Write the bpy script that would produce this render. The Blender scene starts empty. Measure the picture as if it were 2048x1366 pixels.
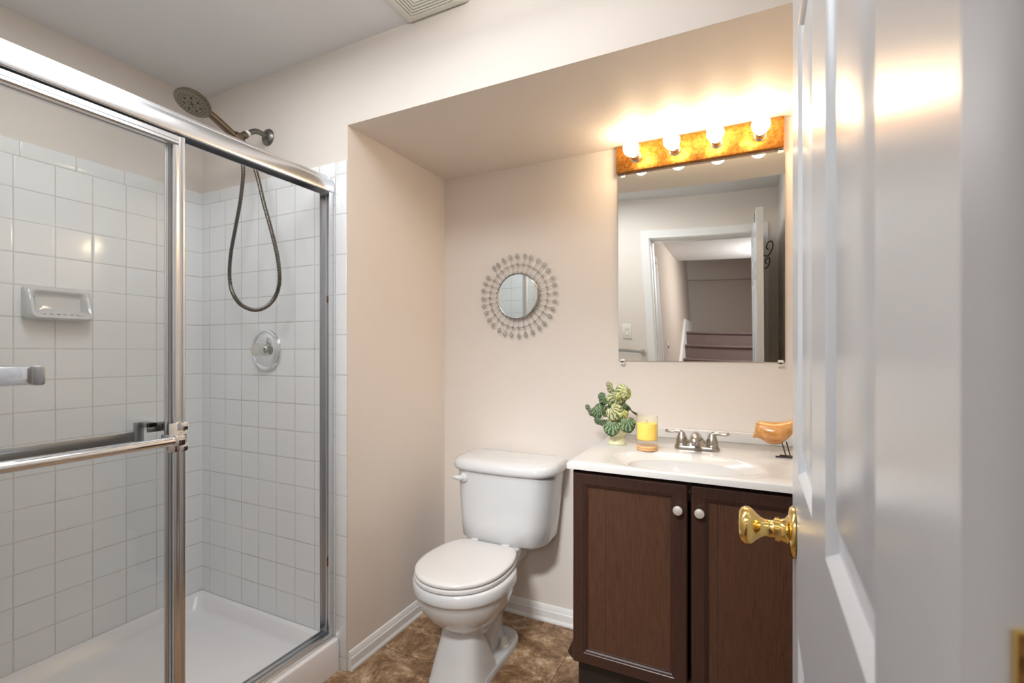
import bpy, bmesh, math, random
from mathutils import Vector, Matrix, Quaternion

random.seed(7)
PI = math.pi
scn = bpy.context.scene
COL = scn.collection

# ------------------------------------------------------------------ camera
YAW = math.radians(25.845)
CAM_Z = 1.2044
cd = bpy.data.cameras.new('camera')
cam = bpy.data.objects.new('camera', cd)
COL.objects.link(cam)
cam.location = (0, 0, CAM_Z)
cam.rotation_euler = (PI / 2, 0, YAW)
cd.sensor_width = 36.0
cd.lens = 954.15 / 2048 * 36.0
cd.shift_y = (703.04 - 683.0) / 2048
cd.clip_start = 0.01
cd.dof.use_dof = True
cd.dof.focus_distance = 1.9
cd.dof.aperture_fstop = 8.0
scn.camera = cam

# ------------------------------------------------------------------ view
scn.view_settings.view_transform = 'Standard'
scn.view_settings.look = 'None'
scn.view_settings.gamma = 1.0
scn.view_settings.use_curve_mapping = False
scn.view_settings.exposure = 0.45

# ------------------------------------------------------------------ world and added fill lights
w = bpy.data.worlds.new('world')
scn.world = w
w.use_nodes = True
w.node_tree.nodes['Background'].inputs[0].default_value = (0.9, 0.95, 1.0, 1)
w.node_tree.nodes['Background'].inputs[1].default_value = 0.25


def area(name, loc, size, power, color, rot=(0, 0, 0), sy=None):
    l = bpy.data.lights.new(name, 'AREA')
    l.energy = power
    l.color = color
    l.size = size
    if sy:
        l.shape = 'RECTANGLE'
        l.size_y = sy
    o = bpy.data.objects.new(name, l)
    COL.objects.link(o)
    o.location = loc
    o.rotation_euler = rot
    return o


area('room_fill', (-1.12, 0.69, 2.335), 1.06, 8.5, (0.92, 0.96, 1.0), sy=0.34)  # added fill under the bathroom ceiling, no fixture behind it
area('ceiling_upfill', (-0.50, 0.94, 2.245), 0.8, 4.6, (0.95, 0.975, 1.0), (math.pi, 0, 0), sy=0.18)  # upward fill added to brighten the ceiling
hl = area('hall_fill', (-0.46, -0.36, 2.255), 0.50, 8.5, (0.95, 0.975, 1.0), (math.radians(52), 0, math.radians(14)), sy=0.16)  # added fill through the doorway for the lower alcove
hl.data.spread = math.radians(70)
area('stair_fill', (0.42, -2.0, 2.2), 0.6, 24.0, (1.0, 0.96, 0.94), (0, math.radians(55), 0))  # unseen fill added to brighten the stairs in the mirror


# ------------------------------------------------------------------ helpers
def lin(c):
    return tuple((x / 12.92 if x <= 0.04045 else ((x + 0.055) / 1.055) ** 2.4) for x in (v / 255.0 for v in c)) + (1.0,)


def tag(o, label=None, cat=None, group=None, kind=None):
    if label:
        o['label'] = label
    if cat:
        o['category'] = cat
    if group:
        o['group'] = group
    if kind:
        o['kind'] = kind
    return o


def empty(name, loc, label, cat, group=None, rot=(0, 0, 0)):
    o = bpy.data.objects.new(name, None)
    COL.objects.link(o)
    o.location = loc
    o.rotation_euler = rot
    o.empty_display_size = 0.05
    return tag(o, label, cat, group)


class MB:
    """collects shapes and links them as one mesh object"""

    def __init__(self):
        self.bm = bmesh.new()

    def _new(self, fn):
        before = set(self.bm.verts)
        fn()
        return [v for v in self.bm.verts if v not in before]

    def box(self, x0, x1, y0, y1, z0, z1, bev=0.0, seg=2):
        bm = self.bm
        vs = [bm.verts.new((x, y, z)) for x in (x0, x1) for y in (y0, y1) for z in (z0, z1)]
        f = [(0, 1, 3, 2), (4, 6, 7, 5), (0, 4, 5, 1), (2, 3, 7, 6), (0, 2, 6, 4), (1, 5, 7, 3)]
        fs = [bm.faces.new([vs[i] for i in q]) for q in f]
        if bev > 0:
            es = set()
            for q in fs:
                es.update(q.edges)
            bmesh.ops.bevel(bm, geom=list(es), offset=bev, segments=seg, profile=0.5, affect='EDGES')
        return self

    def loft(self, rings, cap0=True, cap1=True, closed=True):
        bm = self.bm
        R = [[bm.verts.new(p) for p in r] for r in rings]
        n = len(R[0])
        for a, b in zip(R, R[1:]):
            for i in range(n if closed else n - 1):
                j = (i + 1) % n
                try:
                    bm.faces.new((a[i], a[j], b[j], b[i]))
                except ValueError:
                    pass
        if cap0:
            bm.faces.new(list(reversed(R[0])))
        if cap1:
            bm.faces.new(R[-1])
        return self

    def lathe(self, prof, base=(0, 0, 0), axis=(0, 0, 1), n=32, cap0=True, cap1=True, sx=1.0, sy=1.0, up=None):
        """prof: (radius, height along axis)"""
        a = Vector(axis).normalized()
        if up is None:
            up = Vector((0, 0, 1)) if abs(a.z) < 0.9 else Vector((1, 0, 0))
        u = (Vector(up) - a * Vector(up).dot(a)).normalized()
        v = a.cross(u)
        b = Vector(base)
        rings = []
        for r, h in prof:
            r = max(r, 1e-5)
            rings.append([b + a * h + u * (r * sx * math.cos(2 * PI * i / n)) + v * (r * sy * math.sin(2 * PI * i / n)) for i in range(n)])
        return self.loft(rings, cap0, cap1)

    def tube(self, pts, r, n=10, cap=True, closed=False):
        pts = [Vector(p) for p in pts]
        m = len(pts)
        rad = r if isinstance(r, (list, tuple)) else [r] * m
        rings = []
        t0 = None
        u = None
        for i, p in enumerate(pts):
            if closed:
                t = pts[(i + 1) % m] - pts[i - 1]
            else:
                t = pts[min(i + 1, m - 1)] - pts[max(i - 1, 0)]
            t.normalize()
            if u is None:
                h = Vector((0, 0, 1)) if abs(t.z) < 0.9 else Vector((1, 0, 0))
                u = (h - t * h.dot(t)).normalized()
            else:
                u = (u - t * u.dot(t)).normalized()
            v = t.cross(u)
            rings.append([p + u * (rad[i] * math.cos(2 * PI * k / n)) + v * (rad[i] * math.sin(2 * PI * k / n)) for k in range(n)])
        if closed:
            rings.append(rings[0])
            bm = self.bm
            R = [[bm.verts.new(q) for q in rr] for rr in rings[:-1]]
            R.append(R[0])
            for a, b in zip(R, R[1:]):
                for k in range(n):
                    j = (k + 1) % n
                    bm.faces.new((a[k], a[j], b[j], b[k]))
            return self
        return self.loft(rings, cap, cap)

    def prism(self, poly, a, b, plane='XZ'):
        """extrude a polygon drawn in a plane, from a to b along the other axis"""
        def P(q, t):
            if plane == 'XZ':
                return (q[0], t, q[1])
            if plane == 'XY':
                return (q[0], q[1], t)
            return (t, q[0], q[1])
        return self.loft([[P(q, a) for q in poly], [P(q, b) for q in poly]])

    def sphere(self, c, r, n=16, sx=1, sy=1, sz=1):
        res = bmesh.ops.create_uvsphere(self.bm, u_segments=n, v_segments=max(6, n // 2), radius=r)
        for v in res['verts']:
            v.co = Vector((v.co.x * sx + c[0], v.co.y * sy + c[1], v.co.z * sz + c[2]))
        return self

    def build(self, name, mat, parent=None, origin=None, smooth=30, kind=None, label=None):
        bm = self.bm
        bmesh.ops.recalc_face_normals(bm, faces=bm.faces[:])
        o0 = Vector(origin) if origin is not None else Vector((0, 0, 0))
        if origin is not None:
            bmesh.ops.translate(bm, verts=bm.verts[:], vec=-o0)
        me = bpy.data.meshes.new(name)
        bm.to_mesh(me)
        bm.free()
        if smooth:
            for p in me.polygons:
                p.use_smooth = True
            me.set_sharp_from_angle(angle=math.radians(smooth))
        for m in (mat if isinstance(mat, (list, tuple)) else [mat]):
            me.materials.append(m)
        o = bpy.data.objects.new(name, me)
        COL.objects.link(o)
        if parent is not None:
            o.parent = parent
        elif origin is not None:
            o.location = o0
        if kind:
            o['kind'] = kind
        if label:
            o['label'] = label
        return o


def copy_tree(o, parent=None):
    c = o.copy()
    COL.objects.link(c)
    c.parent = parent
    for ch in list(o.children):
        copy_tree(ch, c)
    return c


def smoothpath(pts, k=8):
    """Catmull-Rom"""
    pts = [Vector(p) for p in pts]
    out = []
    for i in range(len(pts) - 1):
        p0 = pts[max(i - 1, 0)]
        p1 = pts[i]
        p2 = pts[i + 1]
        p3 = pts[min(i + 2, len(pts) - 1)]
        for j in range(k):
            t = j / k
            out.append(0.5 * ((2 * p1) + (p2 - p0) * t + (2 * p0 - 5 * p1 + 4 * p2 - p3) * t * t + (3 * p1 - p0 - 3 * p2 + p3) * t ** 3))
    out.append(pts[-1])
    return out


def superell(cx, cy, z, rx, ry0, ry1, e=2.0, n=40):
    """ring in a horizontal plane; ry0 towards -Y, ry1 towards +Y"""
    r = []
    for i in range(n):
        t = 2 * PI * i / n
        c, s = math.cos(t), math.sin(t)
        x = math.copysign(abs(c) ** (2 / e), c) * rx
        y = math.copysign(abs(s) ** (2 / e), s)
        r.append((cx + x, cy + y * (ry1 if y > 0 else ry0), z))
    return r


def rrect(x0, x1, y0, y1, r, n=6):
    """rounded rectangle, list of 2D points"""
    p = []
    for cx, cy, a in ((x1 - r, y1 - r, 0), (x0 + r, y1 - r, PI / 2), (x0 + r, y0 + r, PI), (x1 - r, y0 + r, 1.5 * PI)):
        for i in range(n + 1):
            t = a + PI / 2 * i / n
            p.append((cx + r * math.cos(t), cy + r * math.sin(t)))
    return p


# ------------------------------------------------------------------ materials
class NT:
    def __init__(self, name):
        self.m = bpy.data.materials.new(name)
        self.m.use_nodes = True
        self.t = self.m.node_tree
        self.b = self.t.nodes['Principled BSDF']
        self.out = self.t.nodes['Material Output']

    def n(self, kind, **kw):
        x = self.t.nodes.new(kind)
        for k, v in kw.items():
            setattr(x, k, v)
        return x

    def l(self, a, b):
        self.t.links.new(a, b)

    def math(self, op, a, b=None):
        x = self.n('ShaderNodeMath', operation=op)
        for i, v in enumerate((a, b)):
            if v is None:
                continue
            if isinstance(v, (int, float)):
                x.inputs[i].default_value = v
            else:
                self.l(v, x.inputs[i])
        return x.outputs[0]

    def mix(self, f, a, b):
        x = self.n('ShaderNodeMix', data_type='RGBA')
        for s, v in ((0, f), (6, a), (7, b)):
            if isinstance(v, (int, float)):
                x.inputs[s].default_value = v
            elif isinstance(v, tuple):
                x.inputs[s].default_value = v
            else:
                self.l(v, x.inputs[s])
        return x.outputs[2]

    def coords(self, scale=(1, 1, 1), kind='Object'):
        tc = self.n('ShaderNodeTexCoord')
        mp = self.n('ShaderNodeMapping')
        mp.inputs['Scale'].default_value = scale
        self.l(tc.outputs[kind], mp.inputs[0])
        return mp.outputs[0]

    def noise(self, scale, detail=4, rough=0.5, co=None, dist=0.0):
        x = self.n('ShaderNodeTexNoise')
        x.inputs['Scale'].default_value = scale
        x.inputs['Detail'].default_value = detail
        x.inputs['Roughness'].default_value = rough
        x.inputs['Distortion'].default_value = dist
        if co is not None:
            self.l(co, x.inputs['Vector'])
        return x.outputs['Fac']

    def ramp(self, f, stops):
        x = self.n('ShaderNodeValToRGB')
        e = x.color_ramp.elements
        e[0].position, e[0].color = stops[0]
        e[1].position, e[1].color = stops[-1]
        for p, c in stops[1:-1]:
            k = e.new(p)
            k.color = c
        self.l(f, x.inputs[0])
        return x.outputs[0]

    def bump(self, h, strength, dist=0.002):
        x = self.n('ShaderNodeBump')
        x.inputs['Strength'].default_value = strength
        x.inputs['Distance'].default_value = dist
        self.l(h, x.inputs['Height'])
        self.l(x.outputs[0], self.b.inputs['Normal'])


def plain(name, c, rough=0.5, metal=0.0, bump=0.0, bscale=200, var=0.0, coat=0.0, spec=0.5):
    k = NT(name)
    b = k.b
    b.inputs['Base Color'].default_value = lin(c)
    b.inputs['Roughness'].default_value = rough
    b.inputs['Metallic'].default_value = metal
    b.inputs['Specular IOR Level'].default_value = spec
    b.inputs['Coat Weight'].default_value = coat
    co = k.coords()
    if var:
        f = k.noise(9, 3, 0.6, co)
        d = tuple(max(0, v - var * 255) for v in c)
        k.l(k.mix(f, lin(c), lin(d)), b.inputs['Base Color'])
    if bump:
        k.bump(k.noise(bscale, 3, 0.6, co), bump, 0.001)
    return k.m


WALLC = (228, 219, 210)
M = {}
M['wall'] = plain('wall_paint', WALLC, 0.55, bump=0.10, bscale=160, var=0.012, spec=0.35)
M['ceil'] = plain('ceiling_paint', (226, 225, 224), 0.75, bump=0.12, bscale=170, var=0.01, spec=0.2)
M['trim'] = plain('trim_paint', (236, 235, 233), 0.32, bump=0.03, bscale=90)
M['doorpaint'] = plain('door_paint', (203, 206, 210), 0.26, bump=0.06, bscale=55)
M['ceramic'] = plain('white_ceramic', (206, 206, 206), 0.08, coat=0.4)
M['seat'] = plain('white_seat_plastic', (212, 209, 207), 0.16)
M['plastic'] = plain('white_plastic', (232, 228, 218), 0.35)
M['pan'] = plain('white_acrylic', (238, 236, 236), 0.22)
M['marble'] = plain('white_cultured_marble', (207, 204, 200), 0.16, coat=0.15)
M['chrome'] = plain('polished_chrome', (232, 234, 237), 0.06, 1.0)
M['alu'] = plain('bright_aluminium', (222, 224, 227), 0.24, 1.0, bump=0.02, bscale=30)
M['dull'] = plain('dull_aluminium', (176, 178, 180), 0.3, 1.0)
M['nickel'] = plain('brushed_nickel', (176, 171, 164), 0.27, 1.0)
M['satin'] = plain('satin_nickel_knob', (214, 207, 197), 0.4, 0.55)
M['bronze'] = plain('aged_bronze', (126, 113, 96), 0.30, 1.0)
M['tarnish'] = plain('tarnished_steel', (150, 147, 142), 0.34, 1.0, bump=0.3, bscale=300, var=0.15)
M['brass'] = plain('polished_brass', (236, 202, 124), 0.10, 1.0)
M['dark'] = plain('dark_gap', (22, 21, 20), 0.8)
M['blackmetal'] = plain('black_metal', (26, 25, 26), 0.4, 0.6)
M['wire'] = plain('dark_wire', (60, 52, 46), 0.45, 0.7)
M['rubber'] = plain('brown_rubber', (96, 66, 40), 0.6)
M['silver'] = plain('silver_wire', (176, 170, 163), 0.22, 1.0)
M['ptfe'] = plain('white_thread_tape', (225, 222, 218), 0.6)
M['pot'] = plain('cream_glazed_pot', (222, 218, 178), 0.35, var=0.02)
M['mirror'] = plain('mirror_silver', (236, 240, 239), 0.015, 1.0)
M['stem'] = plain('plant_stem', (120, 92, 66), 0.6)
M['hallwall'] = plain('hall_paint', (196, 182, 170), 0.7, spec=0.2)
M['slot_shade'] = plain('grille_shadow_box', (24, 21, 18), 0.9)
M['grille'] = plain('grille_plastic', (224, 220, 208), 0.4)
M['oak'] = plain('brown_door_wood', (128, 88, 52), 0.5)


def glass(name, tint=(0.975, 0.98, 0.978), ior=1.45, rough=0.0, body=0.0, bodycol=(1, 1, 1, 1)):
    k = NT(name)
    t = k.t
    t.nodes.remove(k.b)
    tr = k.n('ShaderNodeBsdfTransparent')
    tr.inputs[0].default_value = tint + (1,)
    gl = k.n('ShaderNodeBsdfGlossy')
    gl.inputs['Roughness'].default_value = rough
    # Schlick reflectance, the same on both faces of the thin pane
    ge = k.n('ShaderNodeNewGeometry')
    vm = k.n('ShaderNodeVectorMath', operation='DOT_PRODUCT')
    k.l(ge.outputs['Normal'], vm.inputs[0])
    k.l(ge.outputs['Incoming'], vm.inputs[1])
    f0 = ((ior - 1) / (ior + 1)) ** 2
    q = k.math('POWER', k.math('SUBTRACT', 1.0, k.math('ABSOLUTE', vm.outputs['Value'])), 5.0)
    rf = k.math('ADD', k.math('MULTIPLY', q, 1.0 - f0), f0)
    mx = k.n('ShaderNodeMixShader')
    k.l(rf, mx.inputs[0])
    k.l(tr.outputs[0], mx.inputs[1])
    k.l(gl.outputs[0], mx.inputs[2])
    last = mx.outputs[0]
    if body:
        df = k.n('ShaderNodeBsdfTranslucent')
        df.inputs[0].default_value = bodycol
        d2 = k.n('ShaderNodeBsdfDiffuse')
        d2.inputs[0].default_value = bodycol
        ad = k.n('ShaderNodeMixShader')
        ad.inputs[0].default_value = 0.5
        k.l(df.outputs[0], ad.inputs[1])
        k.l(d2.outputs[0], ad.inputs[2])
        m2 = k.n('ShaderNodeMixShader')
        m2.inputs[0].default_value = body
        k.l(last, m2.inputs[1])
        k.l(ad.outputs[0], m2.inputs[2])
        last = m2.outputs[0]
    k.l(last, k.out.inputs[0])
    return k.m


M['glass'] = glass('clear_glass')
M['acrylic'] = glass('clear_acrylic', (0.93, 0.93, 0.90), 1.5, 0.03, 0.12, (0.9, 0.88, 0.84, 1))
M['frost'] = glass('frosted_glass', (1.0, 1.0, 0.98), 1.12, 0.3, 0.14, (0.98, 0.95, 0.86, 1))
M['crystal'] = glass('crystal_drop', (0.86, 0.86, 0.85), 1.8, 0.03, 0.15, (0.9, 0.9, 0.9, 1))


def tile_mat(name, ax, o1, o2, p1, p2, joint=0.0022):
    """ceramic tile grid: ax = the two world axes of the grid (objects keep their origin at the world origin)"""
    k = NT(name)
    tc = k.n('ShaderNodeTexCoord')
    sp = k.n('ShaderNodeSeparateXYZ')
    k.l(tc.outputs['Object'], sp.inputs[0])
    ms = []
    ids = []
    for a, o, p in ((ax[0], o1, p1), (ax[1], o2, p2)):
        q = k.math('DIVIDE', k.math('SUBTRACT', sp.outputs[a], o), p)
        ids.append(k.math('FLOOR', q))
        fr = k.math('FRACT', q)
        d = k.math('MINIMUM', fr, k.math('SUBTRACT', 1.0, fr))
        ms.append(k.math('MULTIPLY', d, p))
    d = k.math('MINIMUM', ms[0], ms[1])
    mr = k.n('ShaderNodeMapRange')
    mr.inputs['From Min'].default_value = joint * 0.45
    mr.inputs['From Max'].default_value = joint * 1.1
    k.l(d, mr.inputs['Value'])
    mask = mr.outputs[0]
    co = k.coords()
    dirt = k.noise(7, 3, 0.7, co)
    grout = k.ramp(dirt, [(0.35, lin((214, 212, 209))), (0.72, lin((184, 180, 175)))])
    til = lin((236, 237, 237))
    k.l(k.mix(mask, grout, til), k.b.inputs['Base Color'])
    rr = k.n('ShaderNodeMapRange')
    rr.inputs['To Min'].default_value = 0.6
    rr.inputs['To Max'].default_value = 0.10
    k.l(mask, rr.inputs['Value'])
    k.l(rr.outputs[0], k.b.inputs['Roughness'])
    # pillowed tile edges and a slight wave in the glaze
    m2 = k.n('ShaderNodeMapRange', interpolation_type='SMOOTHSTEP')
    m2.inputs['From Min'].default_value = 0.0
    m2.inputs['From Max'].default_value = 0.006
    k.l(d, m2.inputs['Value'])
    wn = k.n('ShaderNodeTexWhiteNoise', noise_dimensions='2D')
    cb = k.n('ShaderNodeCombineXYZ')
    k.l(ids[0], cb.inputs[0])
    k.l(ids[1], cb.inputs[1])
    k.l(cb.outputs[0], wn.inputs['Vector'])
    h = k.math('ADD', m2.outputs[0], k.math('MULTIPLY', k.noise(14, 2, 0.5, co), 0.35))
    k.bump(h, 0.38, 0.0012)
    return k.m


T = 0.1095
M['tile_side'] = tile_mat('tile_field_side', (1, 2), 0.9349, 1.104, T, T)
M['tile_end'] = tile_mat('tile_field_end', (0, 2), -1.7257, 1.104, T, T)
M['tile_near'] = tile_mat('tile_field_near', (0, 2), -1.7257, 1.104, T, T)
M['bull_side'] = tile_mat('tile_border_side', (1, 2), 0.885, 0.5, 0.153, 9.0)
M['bull_end'] = tile_mat('tile_border_end', (0, 2), -1.7857, 0.5, 0.153, 9.0)
M['bull_vert'] = tile_mat('tile_border_upright', (0, 2), -9.0, 1.1155, 90.0, 0.1520)


def wood(name, dark, light, scale=(60, 60, 2.5), rough=0.33, coat=0.15, fine=1.0):
    k = NT(name)
    co = k.coords(scale)
    f = k.noise(2.0, 6, 0.65, co, 0.4)
    f2 = k.noise(9.0, 3, 0.7, co)
    s = k.math('ADD', k.math('MULTIPLY', f, 0.6), k.math('MULTIPLY', f2, 0.4))
    k.l(k.ramp(s, [(0.36, lin(dark)), (0.64, lin(light))]), k.b.inputs['Base Color'])
    k.b.inputs['Roughness'].default_value = rough
    k.b.inputs['Coat Weight'].default_value = coat
    k.b.inputs['Coat Roughness'].default_value = 0.2
    k.bump(f2, 0.08 * fine, 0.001)
    return k.m


M['cab'] = wood('espresso_wood', (44, 25, 19), (64, 40, 31), (120, 120, 6))
M['cabpanel'] = wood('walnut_panel', (60, 37, 26), (88, 58, 42), (150, 150, 8))
M['cabrail'] = wood('espresso_rail', (46, 26, 19), (74, 46, 35), (2.5, 60, 60))
M['toe'] = plain('black_plinth', (34, 26, 24), 0.5, var=0.02)
M['birdwood'] = wood('honey_wood', (176, 108, 44), (228, 172, 102), (6, 70, 26), 0.22, 0.5)
M['discwood'] = wood('pale_wood', (198, 140, 84), (236, 192, 136), (14, 14, 120), 0.45, 0.0)

# slate-look vinyl tile on the floor
k = NT('slate_floor')
co = k.coords()
n1 = k.noise(8.5, 9, 0.74, co, 0.7)
n2 = k.noise(38, 5, 0.7, co, 0.3)
s = k.math('ADD', k.math('MULTIPLY', n1, 0.72), k.math('MULTIPLY', n2, 0.28))
c = k.ramp(s, [(0.37, lin((84, 60, 41))), (0.46, lin((128, 96, 66))), (0.53, lin((160, 128, 96))), (0.63, lin((214, 188, 158)))])
tc = k.n('ShaderNodeTexCoord')
sp = k.n('ShaderNodeSeparateXYZ')
k.l(tc.outputs['Object'], sp.inputs[0])
dd = []
for a, o in ((0, -1.095), (1, 1.522)):
    fr = k.math('FRACT', k.math('DIVIDE', k.math('SUBTRACT', sp.outputs[a], o - 9.3), 0.465))
    dd.append(k.math('MINIMUM', fr, k.math('SUBTRACT', 1.0, fr)))
d = k.math('MULTIPLY', k.math('MINIMUM', dd[0], dd[1]), 0.465)
mr = k.n('ShaderNodeMapRange')
mr.inputs['From Min'].default_value = 0.0008
mr.inputs['From Max'].default_value = 0.0026
k.l(d, mr.inputs['Value'])
k.l(k.mix(mr.outputs[0], lin((92, 72, 54)), c), k.b.inputs['Base Color'])
k.b.inputs['Roughness'].default_value = 0.38
k.bump(k.math('ADD', n2, k.math('MULTIPLY', mr.outputs[0], 1.5)), 0.25, 0.002)
M['floor'] = k.m

k = NT('carpet_pile')
co = k.coords()
f = k.noise(160, 4, 0.8, co)
k.l(k.ramp(f, [(0.3, lin((92, 74, 72))), (0.7, lin((142, 122, 118)))]), k.b.inputs['Base Color'])
k.b.inputs['Roughness'].default_value = 0.95
k.bump(f, 0.8, 0.006)
M['carpet'] = k.m

# gilt back plate, worn towards brown
k = NT('gilt_plate')
co = k.coords()
f = k.noise(75, 8, 0.8, co)
g = k.noise(12, 3, 0.6, co)
s = k.math('ADD', k.math('MULTIPLY', f, 0.65), k.math('MULTIPLY', g, 0.35))
k.l(k.ramp(s, [(0.38, lin((112, 66, 24))), (0.52, lin((178, 118, 48))), (0.66, lin((214, 162, 86)))]), k.b.inputs['Base Color'])
k.b.inputs['Metallic'].default_value = 0.85
k.b.inputs['Roughness'].default_value = 0.36
k.bump(f, 0.15, 0.001)
M['gilt'] = k.m

k = NT('glowing_bulb_glass')
k.b.inputs['Base Color'].default_value = (1, 0.95, 0.85, 1)
k.b.inputs['Emission Color'].default_value = (1.0, 0.77, 0.50, 1)
k.b.inputs['Emission Strength'].default_value = 28.0
M['bulb'] = k.m

k = NT('yellow_wax')
k.b.inputs['Base Color'].default_value = lin((255, 214, 46))
k.b.inputs['Subsurface Weight'].default_value = 0.35
k.b.inputs['Subsurface Radius'].default_value = (0.02, 0.012, 0.003)
k.b.inputs['Subsurface Scale'].default_value = 0.5
k.b.inputs['Roughness'].default_value = 0.4
M['wax'] = k.m


def leaf_mat(name, dark, vein, edge):
    """round leaf: veins fan out from the leaf's base, darker rim"""
    k = NT(name)
    tc = k.n('ShaderNodeTexCoord')
    sp = k.n('ShaderNodeSeparateXYZ')
    k.l(tc.outputs['Object'], sp.inputs[0])
    ang = k.math('ARCTAN2', sp.outputs[1], k.math('ADD', sp.outputs[0], 0.002))
    nz = k.noise(160, 3, 0.6, tc.outputs['Object'])
    wv = k.math('SINE', k.math('ADD', k.math('MULTIPLY', ang, 19.0), k.math('MULTIPLY', nz, 10.0)))
    f = k.math('MULTIPLY', k.math('ADD', wv, 1.0), 0.5)
    rad = k.math('SQRT', k.math('ADD', k.math('POWER', k.math('SUBTRACT', sp.outputs[0], 0.012), 2.0), k.math('POWER', sp.outputs[1], 2.0)))
    rm = k.n('ShaderNodeMapRange')
    rm.inputs['From Min'].default_value = 0.0115
    rm.inputs['From Max'].default_value = 0.0150
    k.l(rad, rm.inputs['Value'])
    base = k.ramp(f, [(0.12, lin(dark)), (0.50, lin(vein))])
    k.l(k.mix(rm.outputs[0], base, lin(edge)), k.b.inputs['Base Color'])
    k.b.inputs['Roughness'].default_value = 0.45
    return k.m


M['leaf_d'] = leaf_mat('dark_veined_leaf', (48, 70, 44), (132, 156, 116), (58, 84, 46))
M['leaf_l'] = leaf_mat('pale_veined_leaf', (96, 112, 72), (214, 212, 164), (150, 166, 96))
M['leaf_y'] = leaf_mat('yellow_green_leaf', (150, 160, 84), (228, 226, 150), (190, 196, 104))

# ------------------------------------------------------------------ room dimensions
XL, XR = -2.2216, 0.222      # shower side wall, wall behind the door
XN = -1.340                  # alcove left wall
YF, YB = 1.347, 1.995        # shower end wall / bulkhead face, alcove back wall
YD0, YD1 = 0.060, 0.178      # door wall thickness
ZC, ZN = 2.357, 2.057        # ceiling, alcove ceiling
ZT = 1.9245                  # top of the tile
OPL, OPR, OPZ = -0.622, 0.094, 2.046   # door opening


def struct(name, mb, mat, label, cat, origin=None, parent=None, smooth=30):
    o = mb.build(name, mat, parent, origin, smooth, 'structure')
    return tag(o, label, cat)


struct('floor', MB().box(XL - .05, XR + .05, YD0, YB + .05, -.05, 0), M['floor'],
       'mottled brown slate-look tile floor of the bathroom', 'floor')
struct('ceiling', MB().box(XL - .05, XR + .05, YD0, YF + .05, ZC, ZC + .05), M['ceil'],
       'flat white ceiling over shower and doorway', 'ceiling')
struct('ceiling_alcove', MB().box(XN, XR, YF, YB, ZN, ZC), M['wall'],
       'beige dropped bulkhead over toilet and vanity', 'ceiling')
struct('wall_left', MB().box(XL - .06, XL - .004, YD0, YF + .05, 0, ZC), M['wall'],
       'beige wall along the long side of the shower', 'wall')
struct('wall_shower_end', MB().box(XL - .004, XN, YF, YF + .05, 0, ZC), M['wall'],
       'beige wall carrying the shower arm', 'wall')
struct('wall_alcove_left', MB().box(XN - .05, XN, YF + .05, YB + .05, 0, ZC), M['wall'],
       'narrow beige wall between shower and toilet', 'wall')
struct('wall_back', MB().box(XN, XR, YB, YB + .05, 0, ZC), M['wall'],
       'beige back wall behind toilet and vanity', 'wall')
struct('wall_right', MB().box(XR, XR + .05, YD0, YB + .05, 0, ZC), M['wall'],
       'beige wall behind the open door', 'wall')
mb = MB().box(XL - .05, OPL - .015, YD0, YD1, 0, ZC)
mb.box(OPR + .015, XR + .05, YD0, YD1, 0, ZC)
mb.box(OPL - .015, OPR + .015, YD0, YD1, OPZ + .015, ZC)
struct('wall_front', mb, M['wall'], 'beige wall around the doorway, seen in the mirror', 'wall')

# tile
struct('wall_left_tile', MB().box(XL - .004, XL + .002, YD1, YF, .100, ZT - .054), M['tile_side'],
       'square white tiles on the long shower wall', 'wall tile')
struct('trim_1', MB().box(XL - .004, XL + .0025, YD1, YF, ZT - .054, ZT, .002), M['bull_side'],
       'border row of slim white tiles topping the long shower wall', 'tile border')
struct('wall_shower_end_tile', MB().box(XL + .002, -1.3972, YF - .006, YF, .100, ZT - .054), M['tile_end'],
       'square white tiles on the shower end wall', 'wall tile')
struct('trim_2', MB().box(XL + .002, -1.3972, YF - .0065, YF, ZT - .054, ZT, .002), M['bull_end'],
       'border row of slim white tiles topping the shower end wall', 'tile border')
struct('trim_3', MB().box(-1.3972, XN - .0015, YF - .0065, YF, 0.0, ZT, .003), M['bull_vert'],
       'upright strip of slim white edge tiles beside the shower door', 'tile border')
struct('wall_front_tile', MB().box(XL + .002, -1.3972, YD1, YD1 + .006, .100, ZT), M['tile_near'],
       'square white tiles on the near end of the shower', 'wall tile')


# base boards
def baseboard(name, a, b, nrm, label):
    """stepped profile from a to b (floor points), facing nrm"""
    a, b, nrm = Vector(a), Vector(b), Vector(nrm)
    prof = [(0, 0), (.018, 0), (.018, .008), (.013, .018), (.013, .046), (.010, .050), (.008, .062), (.004, .070), (0, .072)]
    rings = [[p + nrm * d + Vector((0, 0, z)) for d, z in prof] for p in (a, b)]
    m = MB()
    m.loft(rings)
    return struct(name, m, M['trim'], label, 'baseboard', smooth=20)


baseboard('baseboard_alcove_left', (XN, YF + .004, 0), (XN, YB, 0), (1, 0, 0), 'white baseboard along the narrow wall beside the toilet')
baseboard('baseboard_back', (XN, YB, 0), (-.46, YB, 0), (0, -1, 0), 'white baseboard along the back wall behind the toilet')
baseboard('baseboard_front', (-1.36, YD1, 0), (OPL - .075, YD1, 0), (0, 1, 0), 'white baseboard beside the doorway')

# door casing and jamb (one set)
mb = MB()
cas = [(0, 0), (0, .008), (.006, .012), (.020, .010), (.046, .0125), (.060, .0125), (.064, .008), (.064, 0)]  # from the opening outwards


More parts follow.
